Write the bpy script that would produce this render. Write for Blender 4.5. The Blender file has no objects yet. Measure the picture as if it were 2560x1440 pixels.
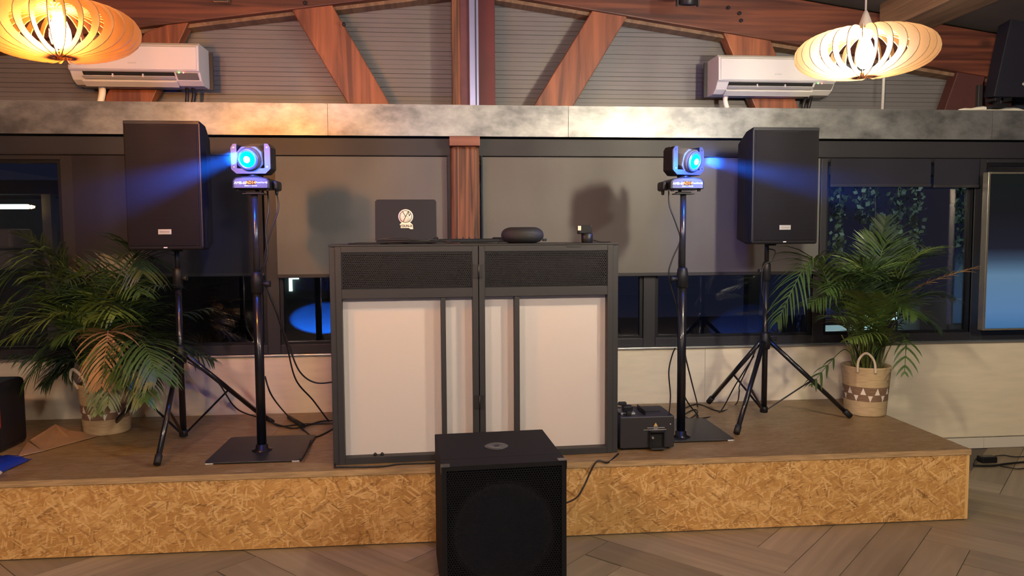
import bpy, bmesh, math, random
from mathutils import Vector, Matrix, Euler
random.seed(7)
sc = bpy.context.scene
COL = sc.collection
PI = math.pi
# ------------------------------------------------------------------ camera
H = 1.55; FPX = 1880.1; YAW = .0917; PITCH = -.06944; ROLL = -.005616
_f = Vector((math.sin(YAW)*math.cos(PITCH), math.cos(YAW)*math.cos(PITCH), math.sin(PITCH)))
_r = Vector((math.cos(YAW), -math.sin(YAW), 0)); _u = _r.cross(_f)
_r2 = _r*math.cos(ROLL)+_u*math.sin(ROLL); _u2 = -_r*math.sin(ROLL)+_u*math.cos(ROLL)
cd = bpy.data.cameras.new('camera'); cam = bpy.data.objects.new('camera', cd); COL.objects.link(cam)
cd.sensor_width = 36; cd.lens = FPX/2560*36; cd.clip_start = .05
M = Matrix((( _r2.x,_u2.x,-_f.x,0),(_r2.y,_u2.y,-_f.y,0),(_r2.z,_u2.z,-_f.z,H),(0,0,0,1)))
cam.matrix_world = M
sc.camera = cam
# ------------------------------------------------------------------ world, exposure, lights
wd = bpy.data.worlds.new('night'); sc.world = wd; wd.use_nodes = True
wd.node_tree.nodes['Background'].inputs[0].default_value = (.10,.13,.30,1)
wd.node_tree.nodes['Background'].inputs[1].default_value = .022
sc.view_settings.view_transform = 'Standard'; sc.view_settings.look = 'None'
sc.view_settings.exposure = 1.78; sc.view_settings.gamma = 1; sc.view_settings.use_curve_mapping = False
BULB_L, BULB_R = 600, 740            # emission of the two pendant bulbs
AMBER = (1, .37, .075); WARM = (1, .87, .64)
def point(name, loc, w, col, r=.06):
    l = bpy.data.lights.new(name, 'POINT'); l.energy = w; l.color = col; l.shadow_soft_size = r
    o = bpy.data.objects.new(name, l); COL.objects.link(o); o.location = loc; return o
# unseen fill lights added to brighten the stage and the room
point('fill_light', (-2.0, .5, 2.55), 50, (1,.69,.50), .10)
point('fill_light', (.3, .1, 2.60), 44, (1,.82,.66), .10)
point('fill_light', (2.8, .5, 2.55), 54, (1,.90,.74), .10)
point('fill_light', (-.6, -5.2, 2.4), 40, (.9,.95,1))
point('terrace_fill_light', (3.6, 5.75, 2.75), 14, (.75,.9,1), .08)  # unseen fill light added to brighten the vines outside
BLUE = (.005, .13, 1.0)
HEAD_L = Vector((-.984, 4.00, 1.98)); HEAD_R = Vector((1.342, 4.05, 1.974))
AIM_L = Vector((-2.2, -4.12, 0)); AIM_R = Vector((3.05, 1.4, 1.20))
def spot(name, loc, aim, w, ang, r=.03):
    l = bpy.data.lights.new(name, 'SPOT'); l.energy = w; l.color = BLUE; l.spot_size = ang; l.spot_blend = .25; l.shadow_soft_size = r
    o = bpy.data.objects.new(name, l); COL.objects.link(o); o.location = loc
    o.rotation_euler = (aim-loc).to_track_quat('-Z','Y').to_euler(); return o
spot('beam_light', HEAD_L+(AIM_L-HEAD_L).normalized()*.115, AIM_L, 170000, math.radians(9.0))
point('lens_spill', HEAD_L+(AIM_L-HEAD_L).normalized()*.15, 5.5, BLUE, .03)
point('lens_spill', HEAD_R+(AIM_R-HEAD_R).normalized()*.15, 5.5, BLUE, .03)
spot('beam_light', HEAD_R+(AIM_R-HEAD_R).normalized()*.115, AIM_R, 9000, math.radians(13))

# ------------------------------------------------------------------ helpers
def ray(px, py): return _f + _r2*((px-1280)/FPX) - _u2*((py-720)/FPX)
def at_y(px, py, Y):
    d = ray(px, py); return Vector((0,0,H)) + d*(Y/d.y)
def at_z(px, py, Z):
    d = ray(px, py); return Vector((0,0,H)) + d*((Z-H)/d.z)
def zy(px, py, Y): return at_y(px,py,Y).z
def xy(px, py, Y): return at_y(px,py,Y).x

class MB:
    def __init__(s): s.v=[]; s.f=[]; s.sm=[]
    def add(s, vs, fs, smooth=False, m=None):
        n=len(s.v)
        for v in vs:
            v=Vector(v); s.v.append(m@v if m else v)
        for f in fs: s.f.append(tuple(i+n for i in f)); s.sm.append(smooth)
        return s
    def box(s, x0,x1,y0,y1,z0,z1, m=None):
        vs=[(x,y,z) for z in (z0,z1) for y in (y0,y1) for x in (x0,x1)]
        return s.add(vs,[(0,2,3,1),(4,5,7,6),(0,1,5,4),(1,3,7,5),(3,2,6,7),(2,0,4,6)],False,m)
    def prism(s, poly, a, b, axis='y', m=None):
        # poly: 2D points (u,w); extruded from a to b along axis
        n=len(poly)
        def P(u,w,t): return (u,t,w) if axis=='y' else ((t,u,w) if axis=='x' else (u,w,t))
        vs=[P(u,w,a) for u,w in poly]+[P(u,w,b) for u,w in poly]
        fs=[tuple(range(n)), tuple(range(2*n-1,n-1,-1))]+[(i,i+n,(i+1)%n+n,(i+1)%n) for i in range(n)]
        return s.add(vs,fs,False,m)
    def bar(s, p, q, w, d, up=Vector((0,1,0))):
        # rectangular bar from p to q; w across, d along 'up'
        p=Vector(p); q=Vector(q); t=(q-p).normalized(); a=t.cross(up).normalized(); b=a.cross(t).normalized()
        vs=[c+a*(i*w/2)+b*(j*d/2) for c in (p,q) for i,j in ((-1,-1),(1,-1),(1,1),(-1,1))]
        return s.add(vs,[(0,3,2,1),(4,5,6,7),(0,1,5,4),(1,2,6,5),(2,3,7,6),(3,0,4,7)])
    def tube(s, pts, r, n=10, smooth=True, cap=True):
        pts=[Vector(p) for p in pts]; k=len(pts)
        rs=r if isinstance(r,(list,tuple)) else [r]*k
        t0=(pts[1]-pts[0]).normalized(); a=t0.orthogonal().normalized()
        vs=[]
        for i,p in enumerate(pts):
            t=(pts[min(i+1,k-1)]-pts[max(i-1,0)]).normalized()
            a=(a-t*a.dot(t)).normalized(); b=t.cross(a)
            for j in range(n):
                g=2*PI*j/n; vs.append(p+(a*math.cos(g)+b*math.sin(g))*rs[i])
        fs=[(i*n+j,i*n+(j+1)%n,(i+1)*n+(j+1)%n,(i+1)*n+j) for i in range(k-1) for j in range(n)]
        n0=len(s.v); s.add(vs,fs,smooth)
        if cap:
            s.f.append(tuple(n0+j for j in range(n-1,-1,-1))); s.sm.append(False)
            s.f.append(tuple(n0+(k-1)*n+j for j in range(n))); s.sm.append(False)
        return s
    def lathe(s, prof, n=24, c=(0,0,0), smooth=True, m=None, sx=1, sy=1):
        vs=[]
        for r,z in prof:
            for j in range(n):
                g=2*PI*j/n; vs.append((c[0]+r*math.cos(g)*sx, c[1]+r*math.sin(g)*sy, c[2]+z))
        fs=[(i*n+j,i*n+(j+1)%n,(i+1)*n+(j+1)%n,(i+1)*n+j) for i in range(len(prof)-1) for j in range(n)]
        n0=len(s.v); s.add(vs,fs,smooth,m)
        if prof[0][0]>1e-5: s.f.append(tuple(n0+j for j in range(n-1,-1,-1))); s.sm.append(False)
        if prof[-1][0]>1e-5: s.f.append(tuple(n0+(len(prof)-1)*n+j for j in range(n))); s.sm.append(False)
        return s
    def quadstrip(s, L, R):
        n0=len(s.v)
        for a,b in zip(L,R): s.v.append(Vector(a)); s.v.append(Vector(b))
        for i in range(len(L)-1):
            s.f.append((n0+2*i,n0+2*i+1,n0+2*i+3,n0+2*i+2)); s.sm.append(False)
        return s
    def mesh(s, name, mat, off=None):
        me=bpy.data.meshes.new(name)
        o=off or Vector((0,0,0))
        me.from_pydata([tuple(v-o) for v in s.v],[],s.f)
        me.polygons.foreach_set('use_smooth', s.sm)
        me.materials.append(mat); me.update()
        bm=bmesh.new(); bm.from_mesh(me); bmesh.ops.recalc_face_normals(bm, faces=bm.faces); bm.to_mesh(me); bm.free()
        return me
ORG={}
def link(name, me, parent=None, loc=None, rot=None):
    o=bpy.data.objects.new(name, me); COL.objects.link(o)
    if parent: o.parent=parent
    if loc is not None: o.location=loc
    if rot is not None: o.rotation_euler=rot
    return o
def part(name, mb, mat, parent=None, bev=0, label=None, world=False, seg=2, kind=None):
    off=Vector((0,0,0))
    if world and parent: off=ORG.get(parent.name, Vector((0,0,0)))
    o=link(name, mb.mesh(name, mat, off), parent)
    if parent and parent.name in ORG: ORG[o.name]=ORG[parent.name]
    if bev:
        md=o.modifiers.new('bevel','BEVEL'); md.width=bev; md.segments=seg; md.limit_method='ANGLE'; md.angle_limit=.6
    if label: o['label']=label
    if kind: o['kind']=kind
    return o
def thing(name, label, cat, loc=(0,0,0), rz=0, group=None, kind=None):
    o=bpy.data.objects.new(name, None); COL.objects.link(o); o.empty_display_size=.1
    o.location=loc; o.rotation_euler=(0,0,rz)
    if label: o['label']=label
    if cat: o['category']=cat
    if group: o['group']=group
    if kind: o['kind']=kind
    ORG[o.name]=Vector(loc)
    return o
def solo(name, mb, mat, label, cat, group=None, bev=0, kind=None, seg=2, loc=None):
    # a thing of one mesh; mesh built in world coordinates, origin moved to its base
    xs=[v.x for v in mb.v]; ys=[v.y for v in mb.v]; zs=[v.z for v in mb.v]
    org=Vector(((min(xs)+max(xs))/2,(min(ys)+max(ys))/2,min(zs)))
    o=link(name, mb.mesh(name,mat,org), None, org); ORG[o.name]=org
    if bev:
        md=o.modifiers.new('bevel','BEVEL'); md.width=bev; md.segments=seg; md.limit_method='ANGLE'; md.angle_limit=.6
    if label: o['label']=label
    if cat: o['category']=cat
    if group: o['group']=group
    if kind: o['kind']=kind
    return o
def copy_tree(o, parent=None):
    c=o.copy(); COL.objects.link(c)
    if parent: c.parent=parent
    for ch in list(o.children): copy_tree(ch, c)
    return c
def text(name, s, size, mat, parent, loc, rot=(PI/2,0,0), ext=.0004, label=None, align='CENTER', sx=1, bold=0):
    cu=bpy.data.curves.new(name,'FONT'); cu.body=s; cu.size=size; cu.extrude=ext; cu.align_x=align; cu.align_y='CENTER'; cu.offset=bold
    cu.materials.append(mat)
    tmp=bpy.data.objects.new(name,cu); COL.objects.link(tmp); dg=bpy.context.evaluated_depsgraph_get()
    me=bpy.data.meshes.new_from_object(tmp.evaluated_get(dg)); bpy.data.objects.remove(tmp); me.name=name
    o=bpy.data.objects.new(name,me); COL.objects.link(o); o.parent=parent; o.location=loc; o.rotation_euler=rot; o.scale=(sx,1,1)
    if label: o['label']=label
    return o
def spline(pts, n=10):
    pts=[Vector(p) for p in pts]; out=[]
    for i in range(len(pts)-1):
        p0=pts[max(i-1,0)]; p1=pts[i]; p2=pts[i+1]; p3=pts[min(i+2,len(pts)-1)]
        for k in range(n):
            t=k/n
            out.append(.5*((2*p1)+(p2-p0)*t+(2*p0-5*p1+4*p2-p3)*t*t+(3*p1-p0-3*p2+p3)*t**3))
    out.append(pts[-1]); return out

# ------------------------------------------------------------------ materials
def NT(name):
    m=bpy.data.materials.new(name); m.use_nodes=True; return m, m.node_tree.nodes, m.node_tree.links, m.node_tree.nodes['Principled BSDF']
def mat(name, col, rough=.5, metal=0, noise=0, nscale=8, bump=0, bscale=60, stretch=(1,1,1), spec=.5, coat=0, emis=None, estr=0, trans=0, sub=0):
    m,N,L,B=NT(name)
    B.inputs['Base Color'].default_value=(*col,1); B.inputs['Roughness'].default_value=rough; B.inputs['Metallic'].default_value=metal
    B.inputs['Specular IOR Level'].default_value=spec; B.inputs['Coat Weight'].default_value=coat
    if emis: B.inputs['Emission Color'].default_value=(*emis,1); B.inputs['Emission Strength'].default_value=estr
    if noise or bump:
        tc=N.new('ShaderNodeTexCoord'); mp=N.new('ShaderNodeMapping'); mp.inputs['Scale'].default_value=stretch
        L.new(tc.outputs['Object'],mp.inputs[0])
    if noise:
        n=N.new('ShaderNodeTexNoise'); n.inputs['Scale'].default_value=nscale; n.inputs['Detail'].default_value=6
        L.new(mp.outputs[0],n.inputs['Vector'])
        r=N.new('ShaderNodeValToRGB'); r.color_ramp.elements[0].position=.3; r.color_ramp.elements[1].position=.7
        r.color_ramp.elements[0].color=(*[c*(1-noise) for c in col],1); r.color_ramp.elements[1].color=(*[min(1,c*(1+noise)) for c in col],1)
        L.new(n.outputs['Fac'],r.inputs[0]); L.new(r.outputs[0],B.inputs['Base Color'])
    if bump:
        n2=N.new('ShaderNodeTexNoise'); n2.inputs['Scale'].default_value=bscale; n2.inputs['Detail'].default_value=3
        L.new(mp.outputs[0],n2.inputs['Vector'])
        b=N.new('ShaderNodeBump'); b.inputs['Strength'].default_value=bump; b.inputs['Distance'].default_value=.004
        L.new(n2.outputs['Fac'],b.inputs['Height']); L.new(b.outputs[0],B.inputs['Normal'])
    return m
def wood(name, c1, c2, axis=0, scale=3, rough=.45, knots=True, coat=0, fine=90):
    # grain stretched along the given object axis
    m,N,L,B=NT(name); tc=N.new('ShaderNodeTexCoord'); mp=N.new('ShaderNodeMapping')
    st=[fine*.25]*3; st[axis]=scale*.35; mp.inputs['Scale'].default_value=st
    L.new(tc.outputs['Object'],mp.inputs[0])
    n=N.new('ShaderNodeTexNoise'); n.inputs['Scale'].default_value=1; n.inputs['Detail'].default_value=7; n.inputs['Distortion'].default_value=.8
    L.new(mp.outputs[0],n.inputs['Vector'])
    r=N.new('ShaderNodeValToRGB'); r.color_ramp.elements[0].position=.36; r.color_ramp.elements[1].position=.64
    r.color_ramp.elements[0].color=(*c1,1); r.color_ramp.elements[1].color=(*c2,1)
    L.new(n.outputs['Fac'],r.inputs[0])
    col=r.outputs[0]
    if knots:
        mp2=N.new('ShaderNodeMapping'); s2=[3.2]*3; s2[axis]=1.6; mp2.inputs['Scale'].default_value=s2; L.new(tc.outputs['Object'],mp2.inputs[0])
        v=N.new('ShaderNodeTexVoronoi'); v.inputs['Scale'].default_value=1.3; L.new(mp2.outputs[0],v.inputs['Vector'])
        r2=N.new('ShaderNodeValToRGB'); r2.color_ramp.elements[0].position=.05; r2.color_ramp.elements[1].position=.16
        r2.color_ramp.elements[0].color=(.35,.35,.35,1); r2.color_ramp.elements[1].color=(1,1,1,1)
        L.new(v.outputs['Distance'],r2.inputs[0])
        mx=N.new('ShaderNodeMix'); mx.data_type='RGBA'; mx.blend_type='MULTIPLY'; mx.inputs[0].default_value=1
        L.new(col,mx.inputs[6]); L.new(r2.outputs[0],mx.inputs[7]); col=mx.outputs[2]
    L.new(col,B.inputs['Base Color']); B.inputs['Roughness'].default_value=rough; B.inputs['Coat Weight'].default_value=coat
    bp=N.new('ShaderNodeBump'); bp.inputs['Strength'].default_value=.25; bp.inputs['Distance'].default_value=.003
    L.new(n.outputs['Fac'],bp.inputs['Height']); L.new(bp.outputs[0],B.inputs['Normal'])
    return m
def osb(name, tint=(1,1,1), plane='xz', rough=.5, k=1.0, flat=0.0):
    # pressed strands: layers of thin voronoi flakes, each layer turned another way
    m,N,L,B=NT(name); tc=N.new('ShaderNodeTexCoord')
    prev=None; prevh=None
    nz=N.new('ShaderNodeTexNoise'); nz.inputs['Scale'].default_value=3.0; nz.inputs['Detail'].default_value=3
    L.new(tc.outputs['Object'],nz.inputs['Vector'])
    rb=N.new('ShaderNodeValToRGB'); rb.color_ramp.elements[0].position=.3; rb.color_ramp.elements[1].position=.72
    rb.color_ramp.elements[0].color=(.52*tint[0],.275*tint[1],.080*tint[2],1); rb.color_ramp.elements[1].color=(.70*tint[0],.41*tint[1],.14*tint[2],1)
    L.new(nz.outputs['Fac'],rb.inputs[0]); prev=rb.outputs[0]
    angs=[12,70,-35,150,-80,38,-8]
    for i,a in enumerate(angs):
        mp=N.new('ShaderNodeMapping'); mp.vector_type='TEXTURE'
        if plane=='xz': mp.inputs['Rotation'].default_value=(0,math.radians(a),0)
        else: mp.inputs['Rotation'].default_value=(0,0,math.radians(a*(.25 if flat else 1)))
        ln=(.14,.075,.10,.05,.045,.07,.03)[i]*k; wdt=(.026,.012,.018,.007,.008,.010,.0045)[i]*k
        if plane=='xz': mp.inputs['Scale'].default_value=(ln,1,wdt)
        else: mp.inputs['Scale'].default_value=(ln,wdt,1)
        mp.inputs['Location'].default_value=(i*.37,i*.11,i*.23)
        L.new(tc.outputs['Object'],mp.inputs[0])
        # wobble
        v=N.new('ShaderNodeTexVoronoi'); v.voronoi_dimensions='3D'; v.inputs['Scale'].default_value=1.0; v.inputs['Randomness'].default_value=1
        sc2=N.new('ShaderNodeVectorMath'); sc2.operation='MULTIPLY'
        sc2.inputs[1].default_value=(1,0,1) if plane=='xz' else (1,1,0)
        L.new(mp.outputs[0],sc2.inputs[0]); L.new(sc2.outputs[0],v.inputs['Vector'])
        sep=N.new('ShaderNodeSeparateColor'); L.new(v.outputs['Color'],sep.inputs[0])
        ramp=N.new('ShaderNodeValToRGB'); e=ramp.color_ramp.elements
        e[0].position=0; e[0].color=(.20*tint[0],.09*tint[1],.025*tint[2],1); e[1].position=1; e[1].color=(.95*tint[0],.66*tint[1],.30*tint[2],1)
        e2=ramp.color_ramp.elements.new(.45); e2.color=(.64*tint[0],.36*tint[1],.115*tint[2],1)
        e3=ramp.color_ramp.elements.new(.12); e3.color=(.46*tint[0],.235*tint[1],.068*tint[2],1)
        L.new(sep.outputs[0],ramp.inputs[0])
        thr=N.new('ShaderNodeMath'); thr.operation='LESS_THAN'; thr.inputs[1].default_value=(.62,.5,.5,.42,.42,.38,.35)[i]
        L.new(sep.outputs[1],thr.inputs[0])
        # only the core of the cell so flakes end in points
        dd=N.new('ShaderNodeMath'); dd.operation='LESS_THAN'; dd.inputs[1].default_value=(.55,.50,.5,.46,.46,.44,.42)[i]
        L.new(v.outputs['Distance'],dd.inputs[0])
        mm=N.new('ShaderNodeMath'); mm.operation='MULTIPLY'; L.new(thr.outputs[0],mm.inputs[0]); L.new(dd.outputs[0],mm.inputs[1])
        m2=N.new('ShaderNodeMath'); m2.operation='MULTIPLY'; m2.inputs[1].default_value=(.60,.7,.6,.7,.6,.7,.8)[i] if not flat else flat; L.new(mm.outputs[0],m2.inputs[0])
        mx=N.new('ShaderNodeMix'); mx.data_type='RGBA'; L.new(m2.outputs[0],mx.inputs[0]); L.new(prev,mx.inputs[6]); L.new(ramp.outputs[0],mx.inputs[7]); prev=mx.outputs[2]
    L.new(prev,B.inputs['Base Color']); B.inputs['Roughness'].default_value=rough
    rgb=N.new('ShaderNodeRGBToBW'); L.new(prev,rgb.inputs[0])
    bp=N.new('ShaderNodeBump'); bp.inputs['Strength'].default_value=.35; bp.inputs['Distance'].default_value=.002
    L.new(rgb.outputs[0],bp.inputs['Height']); L.new(bp.outputs[0],B.inputs['Normal'])
    return m
def emit(name, col, s):
    m=bpy.data.materials.new(name); m.use_nodes=True; N=m.node_tree.nodes; N.clear()
    e=N.new('ShaderNodeEmission'); e.inputs[0].default_value=(*col,1); e.inputs[1].default_value=s
    o=N.new('ShaderNodeOutputMaterial'); m.node_tree.links.new(e.outputs[0],o.inputs[0]); return m
def perforated(name, col, pitch, rad, plane='xz', rough=.45, metal=.3, through=True):
    # sheet with a hexagonal grid of round holes
    m,N,L,B=NT(name); B.inputs['Base Color'].default_value=(*col,1); B.inputs['Roughness'].default_value=rough; B.inputs['Metallic'].default_value=metal; B.inputs['Specular IOR Level'].default_value=.14
    tc=N.new('ShaderNodeTexCoord'); sp=N.new('ShaderNodeSeparateXYZ'); L.new(tc.outputs['Object'],sp.inputs[0])
    def mth(op,a,b=None):
        n=N.new('ShaderNodeMath'); n.operation=op
        for i,x in enumerate((a,b)):
            if x is None: continue
            if isinstance(x,(int,float)): n.inputs[i].default_value=x
            else: L.new(x,n.inputs[i])
        return n.outputs[0]
    u=sp.outputs[0]; w=sp.outputs[2 if plane=='xz' else 1]
    py_=pitch*.8660254
    def dist(du,dw):
        a=mth('SUBTRACT',mth('FRACT',mth('ADD',mth('DIVIDE',u,pitch),du)),.5); a=mth('MULTIPLY',a,pitch)
        b=mth('SUBTRACT',mth('FRACT',mth('ADD',mth('DIVIDE',w,2*py_),dw)),.5); b=mth('MULTIPLY',b,2*py_)
        return mth('SQRT',mth('ADD',mth('MULTIPLY',a,a),mth('MULTIPLY',b,b)))
    d=mth('MINIMUM',dist(0,0),dist(.5,.5))
    hole=mth('LESS_THAN',d,rad)
    if through:
        t=N.new('ShaderNodeBsdfTransparent'); mx=N.new('ShaderNodeMixShader'); L.new(hole,mx.inputs[0]); L.new(B.outputs[0],mx.inputs[1]); L.new(t.outputs[0],mx.inputs[2])
        L.new(mx.outputs[0],N['Material Output'].inputs[0])
    else:
        bp=N.new('ShaderNodeBump'); bp.inputs['Strength'].default_value=1; bp.inputs['Distance'].default_value=-.002; L.new(hole,bp.inputs['Height']); L.new(bp.outputs[0],B.inputs['Normal'])
        mx=N.new('ShaderNodeMix'); mx.data_type='RGBA'; L.new(hole,mx.inputs[0]); mx.inputs[6].default_value=(*col,1); mx.inputs[7].default_value=(col[0]*.25,col[1]*.25,col[2]*.25,1); L.new(mx.outputs[2],B.inputs['Base Color'])
    return m
def glassmat(name, tint=(1,1,1), rough=0, boost=1.0):
    m,N,L,B=NT(name); N.remove(B)
    t=N.new('ShaderNodeBsdfTransparent'); t.inputs[0].default_value=(*tint,1)
    g=N.new('ShaderNodeBsdfGlossy'); g.inputs['Roughness'].default_value=rough
    fr=N.new('ShaderNodeFresnel'); fr.inputs[0].default_value=1.5
    mu=N.new('ShaderNodeMath'); mu.operation='MULTIPLY'; mu.inputs[1].default_value=boost; mu.use_clamp=True; L.new(fr.outputs[0],mu.inputs[0])
    mx=N.new('ShaderNodeMixShader'); L.new(mu.outputs[0],mx.inputs[0]); L.new(t.outputs[0],mx.inputs[1]); L.new(g.outputs[0],mx.inputs[2])
    L.new(mx.outputs[0],N['Material Output'].inputs[0]); return m

MT={}
MT['frame']=mat('dark window metal',(.026,.025,.029),.5,.0,spec=.35)
MT['shade']=mat('grey screen fabric',(.120,.117,.113),.55,0,noise=.10,nscale=3,bump=.15,bscale=400,stretch=(1,1,.3),spec=.3)
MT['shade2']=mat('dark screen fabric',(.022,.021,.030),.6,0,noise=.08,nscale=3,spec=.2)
MT['cream']=mat('cream wall tile',(.76,.66,.49),.45,0,noise=.05,nscale=5,stretch=(1,1,6),spec=.5)
MT['white']=mat('white tile',(.66,.60,.50),.35)
MT['black']=mat('black paint',(.010,.010,.012),.42,spec=.3)
MT['blackr']=mat('black rough',(.007,.0065,.0075),.75,0,bump=.3,bscale=300,spec=.22)
MT['rubber']=mat('black rubber',(.008,.008,.009),.6)
MT['pole']=mat('black pole',(.012,.012,.016),.28,.3,coat=.4)
MT['cable']=mat('black cable',(.008,.008,.008),.45)
MT['chrome']=mat('chrome',(.7,.7,.72),.2,1)
MT['silver']=mat('silver',(.5,.48,.45),.35,.8)
MT['plate']=mat('dark steel plate',(.035,.033,.033),.42,.4,noise=.1)
MT['grey']=mat('booth steel',(.027,.026,.029),.55,.0,noise=.05,nscale=4)
MT['booth_inner']=mat('booth inner dark',(.006,.006,.006),.8)
MT['fabric']=mat('white stretch fabric',(.60,.545,.52),.75)
MT['plastic']=mat('white plastic',(.50,.48,.465),.4)
MT['plastic2']=mat('off white plastic',(.42,.405,.39),.4)
MT['ivory']=mat('ivory pipe',(.68,.64,.54),.5)
MT['siding']=mat('grey siding',(.134,.125,.128),.5,.1,noise=.08,nscale=2,stretch=(1,1,1))
MT['gap']=mat('siding gap',(.02,.02,.02),.9)
MT['redwood']=wood('red brown timber',(.045,.010,.006),(.14,.040,.019),axis=0,rough=.5)
MT['redwood_s']=wood('red brown strut timber',(.10,.026,.012),(.27,.085,.036),axis=2,rough=.5,fine=60)
MT['postwood']=wood('varnished post',(.035,.012,.006),(.27,.10,.045),axis=2,rough=.6,fine=120)
MT['darkred']=mat('dark red paint',(.085,.006,.010),.5,0,noise=.15,nscale=6)
MT['darkstrut']=mat('dark red brown timber',(.055,.014,.012),.6,0,noise=.2,nscale=8)
MT['brownbeam']=wood('brown purlin',(.10,.055,.03),(.19,.11,.06),axis=1,rough=.6)
MT['ceil']=mat('dark ceiling boards',(.06,.045,.04),.8,0,noise=.1)
MT['slat']=mat('birch plywood',(.25,.145,.062),.55,0,noise=.08,nscale=10)
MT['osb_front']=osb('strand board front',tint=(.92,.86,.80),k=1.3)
MT['osb_top_shaded']=osb('strand board top shaded',tint=(.38,.41,.50),plane='xy',rough=.40,k=1.1,flat=.45)  # same board, tint darkened for the shade on the flat top
MT['osb_edge']=mat('strand board edge',(.42,.27,.13),.6,0,noise=.25,nscale=30,stretch=(.3,1,3))
MT['carton']=mat('brown card',(.33,.20,.11),.8,0,noise=.08)
MT['bluebag']=mat('glossy blue plastic',(.01,.03,.28),.22,0,bump=.4,bscale=14)
MT['leaf']=mat('palm green',(.045,.085,.016),.42,0,noise=.3,nscale=5)
MT['leaf2']=mat('palm pale green',(.085,.13,.024),.42,0,noise=.3,nscale=5)
MT['leaf3']=mat('palm dark green',(.024,.045,.018),.45,0,noise=.3,nscale=5)
MT['leafdry']=mat('palm dry tan',(.27,.15,.05),.6,0,noise=.3,nscale=5)
MT['stem']=mat('palm stem',(.13,.14,.035),.5,0,noise=.4,nscale=20)
MT['soil']=mat('soil',(.03,.02,.012),.95,0,bump=.8,bscale=80)
MT['rope']=mat('cream rope',(.58,.50,.37),.8,0,bump=.5,bscale=200)
MT['label']=mat('white print',(.5,.48,.46),.5,emis=(1,.9,.9),estr=.02)  # faint emission added to brighten the print
MT['ink']=mat('black print',(.01,.01,.01),.5)
MT['stick']=mat('cream sticker',(.80,.76,.64),.5)
MT['lamp_led']=emit('red display digits',(1,.12,.03),2.2)
MT['warn']=mat('yellow warning print',(.65,.40,.10),.6)
MT['out']=mat('night terrace grey',(.20,.20,.20),.7)
MT['outdark']=mat('night paving',(.02,.02,.022),.5)
MT['vine']=mat('vine leaf',(.10,.16,.10),.6,0,noise=.4,nscale=20)
MT['glass']=glassmat('window glass',tint=(.9,.9,.92),boost=2.4)

# ================================================================== SETTING
W = 5.015; ST = .392
# ---- floor with herringbone planks
def plankmat(i):
    c=[(.31,.235,.145),(.265,.20,.124),(.335,.255,.158),(.235,.178,.11)][i]
    m=wood('wood look tile %d'%i,tuple(x*.72 for x in c),tuple(x*1.18 for x in c),axis=0,scale=2.2,rough=.42,knots=False,fine=30)
    return m
PM=[plankmat(i) for i in range(4)]
floor=solo('floor', MB().box(-6.5,7.5,-9,8.6-3.5,-.08,-.0035), mat('floor grout',(.10,.08,.065),.6),None,None,kind='structure')
PW=.205; PL=1.23
pm=[MB().box(0,PL-.004,0,PW-.004,-.004,0).mesh('plank',m) for m in PM]
npl=0
def in_area(p): return -3.6<p[0]<5.2 and 1.9<p[1]<5.0
cand=[]
# herringbone lattice turned 45 degrees
R45=Matrix.Rotation(math.radians(45),3,'Z'); n6=6
for a in range(-14,15):
    for b in range(-8,9):
        # blocks of one horizontal + one vertical plank; herringbone translation vectors (PW,PW) and (PL,-PL)
        ox=a*PW+b*PL; oy=a*PW-b*PL
        for kind_ in (0,1):
            if kind_==0: c=Vector((ox,oy,0)); rot=0; mid=c+Vector((PL/2,PW/2,0))
            else: c=Vector((ox+PW,oy+PW,0)); rot=PI/2; mid=c+Vector((-PW/2,PL/2,0))
            off=Vector((1.687,3.66,0))
            wc=R45@c+off; wm=R45@mid+off
            if in_area(wm): cand.append((wc,rot+PI/4,wm))
def visible(p): return p[1]>2.6 and not(-2.9<p[0]<2.6 and p[1]>4.6)
cand=[c for c in cand if visible(c[2])]
for i,(wc,r,_) in enumerate(cand[:290]):
    o=link('plank', pm[random.randrange(4)], floor, Vector(wc)-floor.location, (0,0,r))
# ---- rest of the room, seen only in reflections
DK=mat('room wall dark grey',(.06,.055,.055),.8)
solo('wall_left', MB().box(-6.6,-6.5,-9,5.2,0,3.2), DK,None,None,kind='structure')
solo('wall_right', MB().box(7.5,7.6,-9,5.2,0,3.2), DK,None,None,kind='structure')
solo('wall_front', MB().box(-6.5,7.5,-9.1,-9,0,3.6), DK,None,None,kind='structure')
def roofz(x): return 3.15-.14*abs(x-.16)
mb=MB()
for s in (-1,1):
    xe=.16+s*7.4
    mb.prism([(.16,3.50),(xe,3.50-.14*7.4),(xe,3.56-.14*7.4),(.16,3.56)],-9.1,5.3,'y')
solo('ceiling', mb, MT['ceil'],None,None,kind='structure')
# ---- lower wall, cream
zs_l=zy(200,903,W)
wb=solo('wall_back', MB().box(-6.5,7.5,W,W+.22,0,.768), MT['cream'],None,None,kind='structure')
# wide tile courses on the wall: panels with fine recessed joints
xx=-3.0
for w_ in (1.2,)*8:
    part('tile', MB().box(xx,xx+w_-.003,W-.006,W-.0005,.085,.765), MT['cream'], wb, world=True, bev=.001,seg=1)
    xx+=w_
bb=solo('baseboard_back', MB().box(-6.5,7.5,W-.004,W-.001,.0,.08), MT['gap'],None,None,kind='structure')
xx=xy(2457,1105,W)-1.2*5
for i in range(7):
    part('tile', MB().box(xx,xx+1.197,W-.014,W-.004,.001,.078), MT['white'], bb, world=True, bev=.0015,seg=1); xx+=1.2
# sill strip
solo('trim_3', MB().box(-6.5,7.5,W-.022,W+.02,.768,.782), MT['silver'],None,None,kind='structure',bev=.003)
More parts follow.
